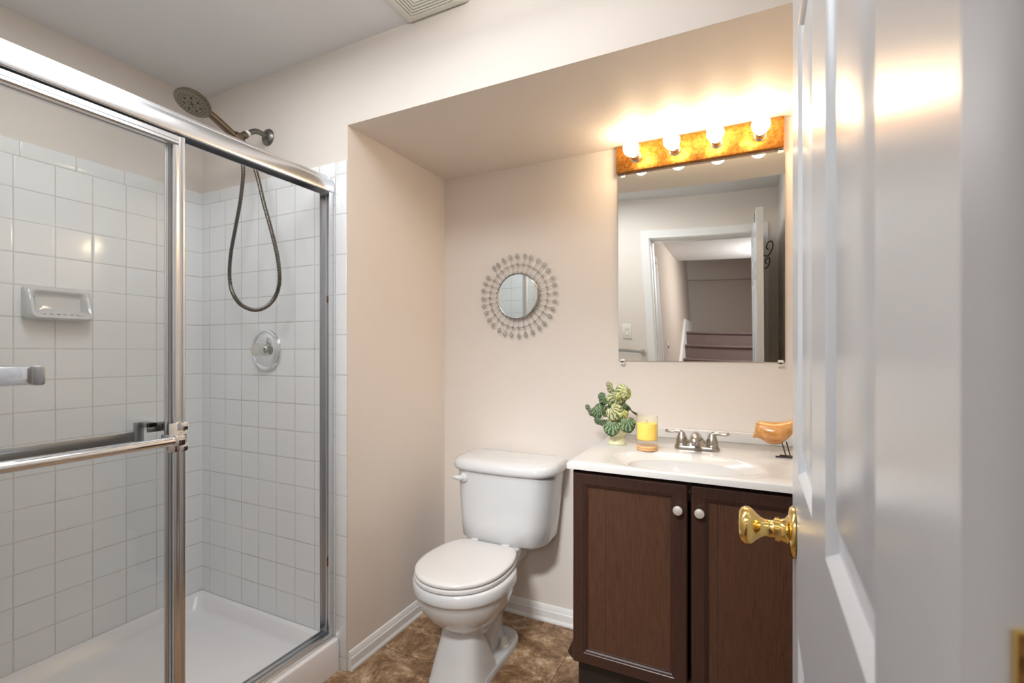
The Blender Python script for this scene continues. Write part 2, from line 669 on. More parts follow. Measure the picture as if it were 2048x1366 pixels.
def casing(m, y, sgn):
    o, t = .005, .064
    xs = (OPL - o, OPR + o)
    zt = OPZ + o
    for x, dx in ((xs[0], -1), (xs[1], 1)):
        w2 = t if dx < 0 else min(t, XR - xs[1] - .002)
        sc = w2 / t
        r0 = [(x + dx * d * sc, y + sgn * h, 0.0) for d, h in cas]
        r1 = [(x + dx * d * sc, y + sgn * h, zt + d) for d, h in cas]
        m.loft([r0, r1])
    sc = min(t, XR - xs[1] - .002) / t
    m.loft([[(xs[0] - d, y + sgn * h, zt + d) for d, h in cas], [(xs[1] + d * sc, y + sgn * h, zt + d) for d, h in cas]])


casing(mb, YD1, 1)
casing(mb, YD0, -1)
mb.box(OPL - .015, OPL, YD0, YD1, 0, OPZ)
mb.box(OPR, OPR + .015, YD0, YD1, 0, OPZ)
mb.box(OPL - .015, OPR + .015, YD0, YD1, OPZ, OPZ + .015)
mb.box(OPL, OPL + .010, YD0 + .03, YD0 + .075, 0, OPZ - .010)
mb.box(OPR - .010, OPR, YD0 + .03, YD0 + .075, 0, OPZ - .010)
mb.box(OPL, OPR, YD0 + .03, YD0 + .075, OPZ - .010, OPZ)
struct('trim_4', mb, M['trim'], 'white casing and jamb around the doorway, seen in the mirror', 'door frame', smooth=20)

# ------------------------------------------------------------------ hall and stairs seen in the mirror
HX0, HX1 = -0.76, 0.60
struct('floor_hall', MB().box(HX0 - .3, HX1, -4.3, YD0, -.06, -.002), M['carpet'], 'brown carpet floor of the hall outside', 'floor')
struct('ceiling_hall', MB().box(HX0 - .3, HX1, -2.6, YD0, ZC, ZC + .05), M['ceil'], 'white ceiling of the hall outside', 'ceiling')
struct('wall_hall_left', MB().box(HX0 - .05, HX0, -3.9, YD0, 0, 4.3), M['hallwall'], 'taupe hall wall to the left of the stairs', 'wall')
struct('wall_hall_right', MB().box(HX1, HX1 + .05, -4.3, YD0, 0, 4.3), M['hallwall'], 'taupe hall wall to the right of the stairs', 'wall')
mb = MB().box(HX0 - .9, HX1, -4.35, -4.3, 0, 4.3)
mb.box(HX0 - .9, HX1, -4.3, -4.20, 2.32, 4.3)
struct('wall_hall_end', mb, M['hallwall'], 'taupe wall at the top of the stairs with a projecting upper half', 'wall')
struct('ceiling_stair', MB().box(HX0 - .9, HX1, -4.3, -2.6, 3.7, 3.75), M['ceil'], 'ceiling above the stairs', 'ceiling')
mb = MB()
pr = [(-1.20, 0)]
NS = 8
for i in range(NS):
    y = -1.20 - i * .255
    z = .181 * (i + 1)
    pr += [(y + .0, z - .028), (y + .022, z - .024), (y + .026, z - .010), (y + .018, z), ]
    if i < NS - 1:
        pr += [(y - .255, z)]
pr += [(-4.3, .181 * NS), (-4.3, 0)]
mb.prism(pr, HX0 + .03, HX1, 'YZ')
st = struct('stairs', mb, M['carpet'], 'purple-brown carpeted stairs seen through the doorway in the mirror', 'stairs', smooth=40)
mb = MB()
mb.prism([(-1.05, 0), (-1.05, .10), (-1.20, .30), (-3.05, 1.62), (-3.9, 1.62), (-3.9, 0)], HX0, HX0 + .028, 'YZ')
struct('trim_5', mb, M['trim'], 'white stair skirting board on the hall wall', 'skirting')
mb = MB()
mb.box(.33, .37, -4.19, -4.15, 1.45, 3.4)
struct('trim_6', mb, M['oak'], 'brown wooden door edge at the top of the stairs', 'door frame')
# hall door casing on the left wall, cropped by the doorway in the mirror
mb = MB()
mb.box(HX0, HX0 + .016, -0.95, -0.88, 0, 2.03, .003)
mb.box(HX0, HX0 + .016, -0.30, -0.23, 0, 2.03, .003)
mb.box(HX0, HX0 + .016, -0.95, -0.23, 2.03, 2.10, .003)
mb.box(HX0, HX0 + .008, -0.88, -0.30, 0, 2.03)
struct('door_2', mb, M['trim'], 'white closed door in the hall wall, seen in the mirror', 'door')

# ------------------------------------------------------------------ open six-panel door (local: y from hinge to free edge, x from seen face into the slab)
DW, DT, DH = 0.710, 0.035, 2.035
DOORM = M['doorpaint']
ys = [0, .110, .300, .410, .600, .710]
zs = [.012, .235, .807, 1.030, 1.663, 1.760, 1.930, DH]
mb = MB()
bm = mb.bm


def quad(m, pts):
    m.faces.new([m.verts.new(p) for p in pts])


for face, sg in ((0.0, 1), (DT, -1)):
    for i in range(5):
        for j in range(7):
            y0, y1, z0, z1 = ys[i], ys[i + 1], zs[j], zs[j + 1]
            if i in (1, 3) and j in (1, 3, 5):
                steps = [(0, 0), (.003, .0015), (.009, .0085), (.013, .010), (.020, .010), (.042, .003), (.046, .002)]
                rings = []
                for ins, dep in steps:
                    x = face + sg * dep
                    rings.append([(x, y0 + ins, z0 + ins), (x, y1 - ins, z0 + ins), (x, y1 - ins, z1 - ins), (x, y0 + ins, z1 - ins)])
                mb.loft(rings, cap0=False, cap1=True)
            else:
                quad(bm, [(face, y0, z0), (face, y1, z0), (face, y1, z1), (face, y0, z1)])
zb, zt = zs[0], zs[-1]
quad(bm, [(0, 0, zb), (DT, 0, zb), (DT, 0, zt), (0, 0, zt)])
quad(bm, [(0, DW, zb), (DT, DW, zb), (DT, DW, zt), (0, DW, zt)])
quad(bm, [(0, 0, zb), (DT, 0, zb), (DT, DW, zb), (0, DW, zb)])
quad(bm, [(0, 0, zt), (DT, 0, zt), (DT, DW, zt), (0, DW, zt)])
bmesh.ops.remove_doubles(bm, verts=bm.verts[:], dist=1e-5)
door = mb.build('door_1', DOORM, smooth=24, kind='structure')
tag(door, 'glossy white six-panel door standing open at the right with a brass knob', 'door')
door.location = (.0555, .177, 0)
door.rotation_euler = (0, 0, -math.atan(.02283))
KY, KZ = .650, .934
for sg, x0 in ((-1, 0.0), (1, DT)):
    ros = MB().lathe([(.033, 0), (.0375, .0015), (.0375, .004), (.034, .0075), (.024, .009), (.0185, .013), (.0155, .020), (.0150, .022)],
                     (x0, KY, KZ), (sg, 0, 0), 40).build('rosette', M['brass'], door, smooth=50)
    MB().lathe([(.0150, .020), (.0178, .0205), (.0178, .027), (.0135, .0285), (.0130, .030), (.0130, .041), (.0150, .046), (.0205, .0525), (.0262, .058),
                (.0288, .063), (.0286, .068), (.0262, .0725), (.0215, .0755), (.0120, .0775), (.001, .0780)],
               (x0, KY, KZ), (sg, 0, 0), 40).build('door_knob', M['brass'], ros, smooth=60)
lp = MB().box(.005, .030, DW - .001, DW + .0012, KZ - .028, KZ + .028, .0006)
lp.build('latch_plate', M['brass'], door)
for hz in (1.085, .235, 1.84):
    m = MB().box(.0105, DT + .001, -.0025, .0006, hz - .044, hz + .044, .0006)
    m.lathe([(.0058, -.046), (.0062, -.044), (.0062, .044), (.0058, .046)], (DT + .004, -.004, hz), (0, 0, 1), 14)
    m.build('hinge', M['brass'], door)

# over-door hook seen in the mirror
hk = empty('over_door_hook', (0, 0, 0), 'black wire hooks hung over the top of the white door, seen in the mirror', 'hook rack')
hk.location = door.location
hk.rotation_euler = door.rotation_euler
hk.location.z = 0
HY = .56
m = MB()
m.box(-.0028, -.0010, HY - .011, HY + .011, DH - .05, DH + .0025)
m.box(-.0028, DT + .0045, HY - .011, HY + .011, DH + .0008, DH + .0026)
m.box(DT + .0028, DT + .0046, HY - .011, HY + .011, 1.70, DH + .0026)
m.build('strap', M['blackmetal'], hk)
for z, s in ((1.835, 1.0), (1.745, .72)):
    pts = smoothpath([(DT + .004, HY, z - .05 * s), (DT + .030 * s, HY, z - .058 * s), (DT + .050 * s, HY, z - .030 * s), (DT + .058 * s, HY, z + .006 * s),
                      (DT + .050 * s, HY, z + .030 * s), (DT + .032 * s, HY, z + .020 * s), (DT + .024 * s, HY, z - .006 * s), (DT + .036 * s, HY, z - .022 * s)], 8)
    MB().tube(pts, .0032, 8).build('hook', M['blackmetal'], hk, smooth=60)

# ------------------------------------------------------------------ shower pan
PX0, PX1, PY0, PY1 = XL + .0025, -1.375, YD1 + .006, YF - .0068
m = MB()


def rr3(x0, x1, y0, y1, r, z):
    return [(x, y, z) for x, y in rrect(x0, x1, y0, y1, r, 6)]


rings = [rr3(PX0, PX1, PY0, PY1, .004, 0), rr3(PX0, PX1, PY0, PY1, .004, .108), rr3(PX0, PX1 - .003, PY0, PY1, .006, .116), rr3(PX0, PX1 - .010, PY0, PY1, .010, .119),
         rr3(PX0 + .010, PX1 - .082, PY0 + .010, PY1 - .010, .03, .119), rr3(PX0 + .020, PX1 - .092, PY0 + .020, PY1 - .020, .035, .112),
         rr3(PX0 + .032, PX1 - .104, PY0 + .032, PY1 - .032, .045, .070), rr3(PX0 + .045, PX1 - .118, PY0 + .045, PY1 - .045, .055, .056),
         rr3(PX0 + .075, PX1 - .150, PY0 + .075, PY1 - .075, .06, .050), rr3(PX0 + .30, PX1 - .36, PY0 + .45, PY1 - .45, .04, .044)]
m.loft(rings)
pan = m.build('shower_pan', M['pan'], None, (-1.80, .76, 0), smooth=40)
tag(pan, 'low white acrylic shower pan with a raised front curb', 'shower pan')
MB().lathe([(.040, 0), (.040, .003), (.034, .0045), (.010, .0040), (.001, .0038)], (-1.80, .76, .0438), (0, 0, 1), 28).build('drain', M['chrome'], None, (0, 0, 0)).parent = pan
pan.children[0].location = (1.80, -.76, 0)

# ------------------------------------------------------------------ shower door frame and its two sliding panels
fr = empty('shower_door_frame', (-1.425, .76, .119), 'bright aluminium shower door frame with header rail, wall jambs and bottom track', 'shower door frame')
fo = (-1.425, .76, .119)
hp = [(-1.4040, 1.8060), (-1.3995, 1.8085), (-1.3985, 1.8160), (-1.4005, 1.8420), (-1.4045, 1.8520), (-1.4075, 1.8550), (-1.4075, 1.8590), (-1.4115, 1.8600), (-1.4140, 1.8675), (-1.4480, 1.8675), (-1.4540, 1.8600),
      (-1.4540, 1.8060), (-1.4500, 1.8060), (-1.4500, 1.8480), (-1.4045, 1.8450)]
MB().prism(hp, YD1 + .008, YF - .008, 'XZ').build('header_rail', M['alu'], fr, fo, smooth=25)
for ya, yb, s in ((YF - .0072, YF - .030, -1), (YD1 + .0065, YD1 + .029, 1)):
    t = .003 * s
    jp = [(-1.403, ya), (-1.403, yb), (-1.4065, yb), (-1.4065, ya + t), (-1.4235, ya + t), (-1.4235, yb - t * 2), (-1.4265, yb - t * 2), (-1.4265, ya + t), (-1.4510, ya + t), (-1.4510, yb), (-1.4545, yb), (-1.4545, ya)]
    MB().prism(jp, .134, 1.806, 'XY').build('wall_jamb', M['alu'], fr, fo, smooth=25)
for z in (1.405, .400):
    MB().box(-1.4230, -1.4070, YF - .026, YF - .0095, z - .010, z + .010, .002).build('bumper', M['rubber'], fr, fo, label='brown rubber bumper')
tp = [(-1.392, .1192), (-1.392, .124), (-1.397, .1275), (-1.402, .1275), (-1.402, .140), (-1.405, .140), (-1.405, .126), (-1.4245, .126), (-1.4245, .140), (-1.4275, .140), (-1.4275, .126),
      (-1.447, .126), (-1.447, .140), (-1.450, .140), (-1.450, .1275), (-1.456, .124), (-1.456, .1192)]
MB().prism(tp, YD1 + .008, YF - .0075, 'XZ').build('bottom_track', M['alu'], fr, fo, smooth=25)


def stile_prof(xc, y0, y1, d=.009):
    """rounded double-ridge stile section in plan"""
    w_ = y1 - y0
    p = []
    for sx in (1, -1):
        q = [(0, .35), (.10, .62), (.22, .70), (.36, .60), (.44, .55), (.58, .62), (.74, 1.0), (.88, 1.0), (.97, .75), (1.0, .40)]
        if sx < 0:
            q = q[::-1]
        p += [(xc + sx * d * b, y0 + w_ * a) for a, b in q]
    return p


def panel(name, xc, y0, y1, z0, z1, label):
    e = empty(name, (xc, (y0 + y1) / 2, z0), label, 'shower door panel', 'sliding glass shower panels')
    o = (xc, (y0 + y1) / 2, z0)
    MB().box(xc - .0025, xc + .0025, y0 + .006, y1 - .006, z0 + .006, z1 - .006).build('glass_pane', M['glass'], e, o, smooth=0)
    sw = .030
    MB().prism(stile_prof(xc, y1 - sw, y1), z0, z1, 'XY').build('stile', M['alu'], e, o, smooth=35)
    MB().prism([(a, 2 * y0 + sw - b) for a, b in stile_prof(xc, y0, y0 + sw)], z0, z1, 'XY').build('stile', M['alu'], e, o, smooth=35)
    rp = [(xc + d, z1 + h) for d, h in ((.006, 0), (.0065, -.012), (.009, -.015), (.0095, -.022), (.006, -.026), (-.006, -.026), (-.0095, -.022), (-.009, -.015), (-.0065, -.012), (-.006, 0))]
    MB().prism(rp, y0 + .001, y1 - .020, 'XZ').build('top_rail', M['alu'], e, o, smooth=30)
    rp = [(xc + d, z0 + h) for d, h in ((.007, 0), (.009, .004), (.009, .018), (.006, .024), (-.006, .024), (-.009, .018), (-.009, .004), (-.007, 0))]
    MB().prism(rp, y0 + .001, y1 - .020, 'XZ').build('bottom_rail', M['alu'], e, o, smooth=30)
    return e, o


e1, o1 = panel('shower_door_panel', -1.4145, .215, .806, .1285, 1.8015, 'sliding glass shower panel nearest the room with a round towel bar')
e2, o2 = panel('shower_door_panel', -1.4375, .206, .797, .1285, 1.8015, 'sliding glass shower panel on the inner track with a flat bar')
# bar on the room side, clamped to the stiles
bz = .968
b = MB().tube([(-1.352, .236, bz), (-1.352, .742, bz)], .0125, 20).build('towel_bar', M['chrome'], e1, o1, smooth=60)
for y, s in ((.772, -1), (.252, 1)):
    q = MB().box(-1.4065, -1.402, y - .012, y + .034, bz - .040, bz + .040, .0015)
    q.box(-1.4065, -1.392, y + .012, y + .033, bz + .018, bz + .040, .002)
    q.box(-1.4065, -1.392, y + .012, y + .033, bz - .040, bz - .018, .002)
    q.box(-1.404, -1.340, min(y - .004, y - s * -.032), max(y - .004, y - s * -.032), bz - .0135, bz + .0135, .002)
    q.build('bar_bracket', M['chrome'], e1, o1)
# flat bar on the shower side
b = MB().box(-1.500, -1.494, .240, .735, .958, .985, .001).build('towel_bar', M['dull'], e2, o2)
for y in (.720, .236):
    q = MB().box(-1.497, -1.487, y, y + .022, .958, 1.010, .001)
    q.box(-1.497, -1.446, y + .012, y + .034, .998, 1.010, .001)
    q.box(-1.456, -1.446, y + .012, y + .060, .985, 1.010, .001)
    q.build('bar_bracket', M['dull'], e2, o2)

# ------------------------------------------------------------------ hand shower
hs = empty('hand_shower', (-1.78, YF - .002, 2.096), 'aged bronze hand shower on a wall arm with a looping metal hose', 'shower head')
ho = (-1.78, YF - .002, 2.096)
MB().lathe([(.034, 0), (.0345, .003), (.031, .008), (.022, .013), (.014, .015)], (-1.78, YF - .0005, 2.096), (0, -1, 0), 32).build('wall_flange', M['tarnish'], hs, ho, smooth=40)
arm = smoothpath([(-1.78, YF - .005, 2.096), (-1.781, YF - .035, 2.101), (-1.783, YF - .060, 2.098), (-1.786, YF - .082, 2.082), (-1.789, YF - .100, 2.064)], 6)
MB().tube(arm, .0105, 14).build('arm', M['tarnish'], hs, ho, smooth=60)
dv = Vector((-.003, -.018, -.016)).normalized()
p0 = Vector((-1.7865, YF - .084, 2.080))
MB().lathe([(.0125, 0), (.0125, .012)], p0, dv, 16).build('thread_tape', M['ptfe'], hs, ho, label='white thread tape')
p1 = p0 + dv * .012
WP = Vector((-1.800, 1.222, 2.047))
d2v = (WP - p1).normalized()
MB().lathe([(.0135, 0), (.0145, .003), (.0145, .014), (.012, .016), (.012, .020), (.0155, .023), (.0165, .030), (.0145, .038)], p1, d2v, 20).build('swivel_joint', M['bronze'], hs, ho, smooth=40)
wd = Vector((0, -.905, .426)).normalized()
MB().lathe([(.0195, -.018), (.0215, -.014), (.0215, .012), (.0200, .016)], WP, wd, 24).build('holder', M['bronze'], hs, ho, smooth=40)
wb = WP - wd * .052
head_c = Vector((-1.800, 1.055, 2.108))
wp = smoothpath([wb, WP - wd * .02, WP, WP + wd * .05, WP + wd * .10, (-1.800, 1.108, 2.099), (-1.800, 1.095, 2.105)], 6)
n_ = len(wp)
MB().tube(wp, [.0120 + .0030 * math.sin(PI * i / (n_ - 1)) for i in range(n_)], 16).build('wand', M['bronze'], hs, ho, smooth=60)
nf = Vector((.10, -.42, -.90)).normalized()
hd = MB().lathe([(.012, -.030), (.030, -.026), (.046, -.019), (.057, -.009), (.0605, .000), (.0600, .004), (.056, .006), (.001, .0065)], head_c, nf, 40).build('spray_head', M['bronze'], hs, ho, smooth=35)
u_ = nf.orthogonal().normalized()
v_ = nf.cross(u_)
MB().lathe([(.053, .006), (.053, .0075), (.050, .0078), (.001, .0078)], head_c, nf, 36).build('spray_face', plain('spray_face_grey', (134, 124, 106), .5, .4), hd, ho)
m = MB()
for rr_, cnt, rad in ((.045, 26, .0022), (.036, 20, .0020), (.027, 7, .0048), (.012, 6, .0022), (.0005, 1, .006)):
    for i in range(cnt):
        t = 2 * PI * i / cnt + rr_ * 40
        c_ = head_c + nf * .0075 + u_ * (rr_ * math.cos(t)) + v_ * (rr_ * math.sin(t))
        m.lathe([(rad, 0), (rad * .8, .0016), (.0001, .0018)], c_, nf, 8)
m.build('nozzles', plain('dark_nozzle', (62, 58, 52), .6), hd, ho)
zx = [(-1.800, 1.262, 2.028), (-1.803, 1.274, 2.018), (-1.815, 1.278, 2.000), (-1.828, 1.268, 1.976), (-1.830, 1.27, 1.923), (-1.847, 1.27, 1.824), (-1.878, 1.27, 1.716), (-1.908, 1.27, 1.611), (-1.917, 1.27, 1.524), (-1.902, 1.27, 1.456),
      (-1.851, 1.27, 1.400), (-1.767, 1.27, 1.371), (-1.693, 1.27, 1.381), (-1.642, 1.27, 1.415), (-1.617, 1.27, 1.466), (-1.618, 1.27, 1.527), (-1.635, 1.27, 1.601), (-1.671, 1.27, 1.702),
      (-1.707, 1.27, 1.795), (-1.740, 1.27, 1.894), (-1.764, 1.265, 1.960), (-1.785, 1.246, 2.020), (-1.793, 1.242, 2.052)]
raw = smoothpath(zx, 130)
# even 2.6 mm steps
hp_ = [raw[0]]
acc = 0
for a_, b_ in zip(raw, raw[1:]):
    acc += (b_ - a_).length
    if acc >= .00115:
        hp_.append(b_)
        acc = 0
MB().tube(hp_, [.0080 if i % 4 < 2 else .0060 for i in range(len(hp_))], 12).build('hose', plain('hose_steel', (122, 116, 108), .34, 1.0), hs, ho, smooth=25)

# ------------------------------------------------------------------ shower valve
va = empty('shower_valve', (-1.7796, YF - .006, 1.2108), 'round chrome shower valve with a clear acrylic knob', 'shower valve')
vo = (-1.7796, YF - .006, 1.2108)
MB().lathe([(.0865, 0), (.0870, .004), (.0840, .010), (.0775, .0125), (.0735, .0105), (.0705, .0085), (.0690, .0095), (.055, .0125), (.038, .0150), (.022, .0160)], vo, (0, -1, 0), 56).build('escutcheon', M['chrome'], va, vo, smooth=40)
MB().lathe([(.019, .014), (.019, .021), (.016, .023), (.012, .024)], vo, (0, -1, 0), 28).build('valve_stem', M['chrome'], va, vo, smooth=30)
kn = MB()
for h0, h1 in ((.0215, .0565),):
    pr_ = []
    for r_, h_ in ((.020, h0), (.0265, h0 + .003), (.0285, h0 + .008), (.0275, h0 + .025), (.0260, h1 - .002), (.0240, h1)):
        pr_.append((r_, h_))
    kn.lathe(pr_, vo, (0, -1, 0), 12)
kno = kn.build('knob', M['acrylic'], va, vo, smooth=10)
MB().lathe([(.0205, .0567), (.0230, .0572), (.0230, .0588), (.0190, .0594), (.001, .0594)], vo, (0, -1, 0), 32).build('knob_cap', plain('pearl_cap', (206, 202, 192), .25), kno, vo)

# ------------------------------------------------------------------ ceramic soap dish on the long wall
sy0, sy1, sz0, sz1 = .735, .925, 1.318, 1.432
xw = XL + .002
m = MB()


def sring(x0, x1, a0, a1, b0, b1, r):
    """rounded rectangle in the wall plane; x0 offset at the top, x1 at the bottom"""
    return [(xw + x1 + (x0 - x1) * (z - sz0) / (sz1 - sz0), y, z) for y, z in rrect(a0, a1, b0, b1, r, 5)]


m.loft([sring(0, 0, sy0, sy1, sz0, sz1, .012), sring(.008, .020, sy0 + .001, sy1 - .001, sz0 - .002, sz1 - .001, .014), sring(.015, .046, sy0 + .006, sy1 - .006, sz0 - .004, sz1 - .005, .016),
        sring(.017, .058, sy0 + .012, sy1 - .012, sz0 + .004, sz1 - .010, .018), sring(.015, .056, sy0 + .020, sy1 - .020, sz0 + .014, sz1 - .015, .016),
        sring(.011, .036, sy0 + .026, sy1 - .026, sz0 + .019, sz1 - .020, .014), sring(.007, .014, sy0 + .032, sy1 - .032, sz0 + .024, sz1 - .026, .012), sring(.006, .009, sy0 + .05, sy1 - .05, sz0 + .036, sz1 - .038, .01)])
for i in range(6):
    y = sy0 + .048 + i * .019
    m.sphere((xw + .036, y, sz0 + .019), .006, 10, 1.6, .75, .55)
sd = m.build('soap_dish', M['ceramic'], None, (xw, .83, 1.375), smooth=45)
tag(sd, 'white ceramic soap dish set into the shower wall tiles', 'soap dish')

# ------------------------------------------------------------------ towel bar on the doorway wall
tb = empty('towel_rail', (-.95, YD1, 1.178), 'short chrome towel bar beside the doorway at the left edge', 'towel bar')
to = (-.95, YD1, 1.178)
MB().box(-1.29, -.7085, .244, .256, 1.1665, 1.1885, .003).build('bar', M['dull'], tb, to)
for x in (-.725, -1.275):
    q = MB().box(x - .020, x + .014, YD1 + .0005, YD1 + .009, 1.160, 1.195, .002)
    q.box(x - .011, x + .011, YD1 + .006, .250, 1.167, 1.188, .003)
    q.build('post', M['chrome'], tb, to)

# wall plate seen in the mirror
sw = empty('switch_plate', (-.845, YD1, 1.33), 'ivory electrical wall plate beside the doorway, seen in the mirror', 'switch plate')
so = (-.845, YD1, 1.33)
MB().box(-.880, -.810, YD1 + .0003, YD1 + .006, 1.272, 1.388, .002).build('plate', M['plastic'], sw, so)
for z in (1.352, 1.308):
    MB().box(-.859, -.831, YD1 + .004, YD1 + .008, z - .014, z + .014, .003).build('outlet', M['plastic'], sw, so)
sw2 = empty('outlet_plate', (HX0, -1.35, 1.22), 'small pale switch plate on the hall wall, seen in the mirror', 'switch plate')
MB().box(HX0 + .0003, HX0 + .006, -1.388, -1.312, 1.16, 1.28, .002).build('plate', M['plastic'], sw2, (HX0, -1.35, 1.22))
MB().box(HX0 + .005, HX0 + .014, -1.358, -1.342, 1.205, 1.235, .002).build('toggle', M['dark'], sw2, (HX0, -1.35, 1.22))

# ------------------------------------------------------------------ ceiling exhaust grille
ve = empty('exhaust_vent', (-.928, 1.222, ZC), 'square ivory exhaust vent grille in the ceiling with concentric slots', 'vent')
vo = (-.928, 1.222, ZC)
cx_, cy_, hw = -.928, 1.222, .120


def sq(h, z, r=.006):
    return [(x, y, z) for x, y in rrect(cx_ - h, cx_ + h, cy_ - h, cy_ + h, r, 4)]


m = MB()
m.loft([sq(hw, ZC - .0005), sq(hw, ZC - .006), sq(hw - .004, ZC - .010), sq(hw - .032, ZC - .019), sq(hw - .036, ZC - .019), sq(hw - .036, ZC - .006)], cap0=False, cap1=False)
m.build('grille_frame', M['grille'], ve, vo, smooth=25)
for i in range(7):
    h = hw - .040 - i * .0112
    m = MB()
    m.loft([sq(h, ZC - .007, .001), sq(h, ZC - .019, .001), sq(h - .0068, ZC - .019, .001), sq(h - .0068, ZC - .007, .001)], cap0=False, cap1=False)
    m.build('louver', M['grille'], ve, vo, smooth=20)
MB().box(cx_ - hw + .006, cx_ + hw - .006, cy_ - hw + .006, cy_ + hw - .006, ZC - .006, ZC - .0008).build('shadow_box', M['slot_shade'], ve, vo)  # dark slab, its colour painted as the shade behind the slots

# ------------------------------------------------------------------ toilet
TX = -.934
toi = empty('toilet', (TX, 1.72, 0), 'white two-piece toilet with closed lid between narrow wall and vanity', 'toilet')
to_ = (TX, 1.72, 0)
CER = M['ceramic']
m = MB()
N = 48
# bowl: from the rim down into the pedestal
yc = 1.530
bowl = [superell(TX, yc, .3880, .158, .175, .19, 2.1, N), superell(TX, yc, .3895, .168, .186, .20, 2.1, N), superell(TX, yc, .3870, .179, .198, .21, 2.1, N), superell(TX, yc, .3800, .184, .202, .215, 2.1, N),
        superell(TX, yc, .3520, .185, .203, .215, 2.1, N), superell(TX, yc, .3455, .182, .200, .213, 2.1, N), superell(TX, yc, .3420, .176, .194, .21, 2.1, N), superell(TX, yc, .325, .174, .192, .208, 2.1, N),
        superell(TX, yc + .004, .292, .164, .184, .20, 2.1, N), superell(TX, yc + .012, .256, .145, .166, .19, 2.1, N), superell(TX, yc + .024, .222, .117, .142, .18, 2.15, N),
        superell(TX, yc + .034, .196, .095, .116, .165, 2.3, N), superell(TX, yc + .038, .178, .083, .103, .15, 2.5, N), superell(TX, yc + .038, .165, .078, .100, .14, 2.7, N)]
m.loft(list(reversed(bowl)), cap0=True, cap1=True)
m.build('bowl', CER, toi, to_, smooth=60)
# front column, flaring to the floor, with a crease at its back edge
m = MB()
col = []
for z, hw_, yf, ybk in ((0, .106, 1.402, 1.600), (.012, .106, 1.402, 1.598), (.020, .102, 1.406, 1.590), (.05, .098, 1.412, 1.576), (.09, .091, 1.424, 1.558), (.13, .084, 1.438, 1.543), (.165, .079, 1.452, 1.530), (.20, .079, 1.466, 1.530), (.24, .074, 1.48, 1.545)):
    rg = []
    for i in range(13):      # rounded front
        t = PI + PI * i / 12
        rg.append((TX + hw_ * math.copysign(abs(math.cos(t)) ** .55, math.cos(t)), yf + .075 - .075 * abs(math.sin(t)) ** .8, z))
    rg += [(TX + hw_, ybk, z), (TX + hw_ * .86, ybk + .020, z), (TX - hw_ * .86, ybk + .020, z), (TX - hw_, ybk, z)]
    col.append(rg)
m.loft(col)
m.build('pedestal', CER, toi, to_, smooth=38)
# foot plate and trapway behind the column
m = MB()


def footring(hw_, y0, y1, z):
    rg = [(TX - hw_, y0, z), (TX + hw_, y0, z)]
    for i in range(11):
        t = PI * i / 10
        rg.append((TX + hw_ * math.copysign(abs(math.cos(t)) ** .6, math.cos(t)), y1 - .10 + .10 * abs(math.sin(t)) ** .8, z))
    return rg


m.loft([footring(.104, 1.50, 1.835, 0), footring(.105, 1.50, 1.836, .014), footring(.102, 1.50, 1.833, .026), footring(.096, 1.50, 1.827, .031)])
m.build('foot', CER, toi, to_, smooth=40)
m = MB()
m.loft([superell(TX, 1.665, .026, .060, .12, .135, 2.6, 32), superell(TX, 1.665, .07, .056, .12, .120, 2.5, 32), superell(TX, 1.675, .14, .056, .12, .105, 2.5, 32), superell(TX, 1.69, .20, .062, .12, .11, 2.4, 32),
        superell(TX, 1.70, .27, .080, .13, .16, 2.6, 32), superell(TX, 1.72, .33, .098, .14, .20, 3.0, 32)])
m.build('trapway', CER, toi, to_, smooth=60)
# rear deck carrying the tank
m = MB()
m.loft([superell(TX, 1.78, .318, .088, .12, .15, 3.0, 40), superell(TX, 1.78, .350, .108, .14, .17, 3.2, 40), superell(TX, 1.78, .385, .120, .145, .18, 3.6, 40), superell(TX, 1.78, .410, .126, .115, .185, 3.8, 40), superell(TX, 1.78, .416, .120, .105, .178, 3.8, 40)])
m.build('deck', CER, toi, to_, smooth=45)
for s in (-1, 1):
    MB().lathe([(.0195, 0), (.0195, .004), (.0165, .006), (.0150, .024), (.0125, .030), (.001, .031)], (TX + s * .074, 1.703, .0305), (0, 0, 1), 20).build('bolt_cap', M['plastic'], toi, to_, smooth=45)
# seat ring and lid: round front, straight back
def seatring(k_, z):
    rg = []
    rx, yf, yb = .171 * k_, .199 * k_, .236 * k_
    for i in range(72):
        t = 2 * PI * i / 72
        c_, s_ = math.cos(t), math.sin(t)
        e = 2.1 if s_ < 0 else 2.4
        x = math.copysign(abs(c_) ** (2 / e), c_) * rx
        y = math.copysign(abs(s_) ** (2 / e), s_) * (yb if s_ > 0 else yf)
        rg.append((TX - .002 + x, 1.528 + min(y, (.192 - .002 * abs(c_)) * k_), z))
    return rg


m = MB()
m.loft([seatring(.985, .3905), seatring(1.005, .393), seatring(1.010, .398), seatring(1.005, .4035), seatring(.985, .4060)])
m.build('seat', M['seat'], toi, to_, smooth=45)
m = MB()
m.loft([seatring(.975, .4085), seatring(.992, .4105), seatring(1.0, .4150), seatring(.995, .4205), seatring(.975, .4240), seatring(.90, .4262), seatring(.55, .4275)])
m.build('seat_lid', M['seat'], toi, to_, smooth=45)
for s in (-1, 1):
    MB().box(TX + s * .072 - .018, TX + s * .072 + .018, 1.700, 1.735, .405, .426, .006).build('seat_hinge', M['seat'], toi, to_)
MB().box(TX - .03, TX - .012, 1.345, 1.353, .4055, .4090, .001).build('seat_bumper', M['plastic'], toi, to_)


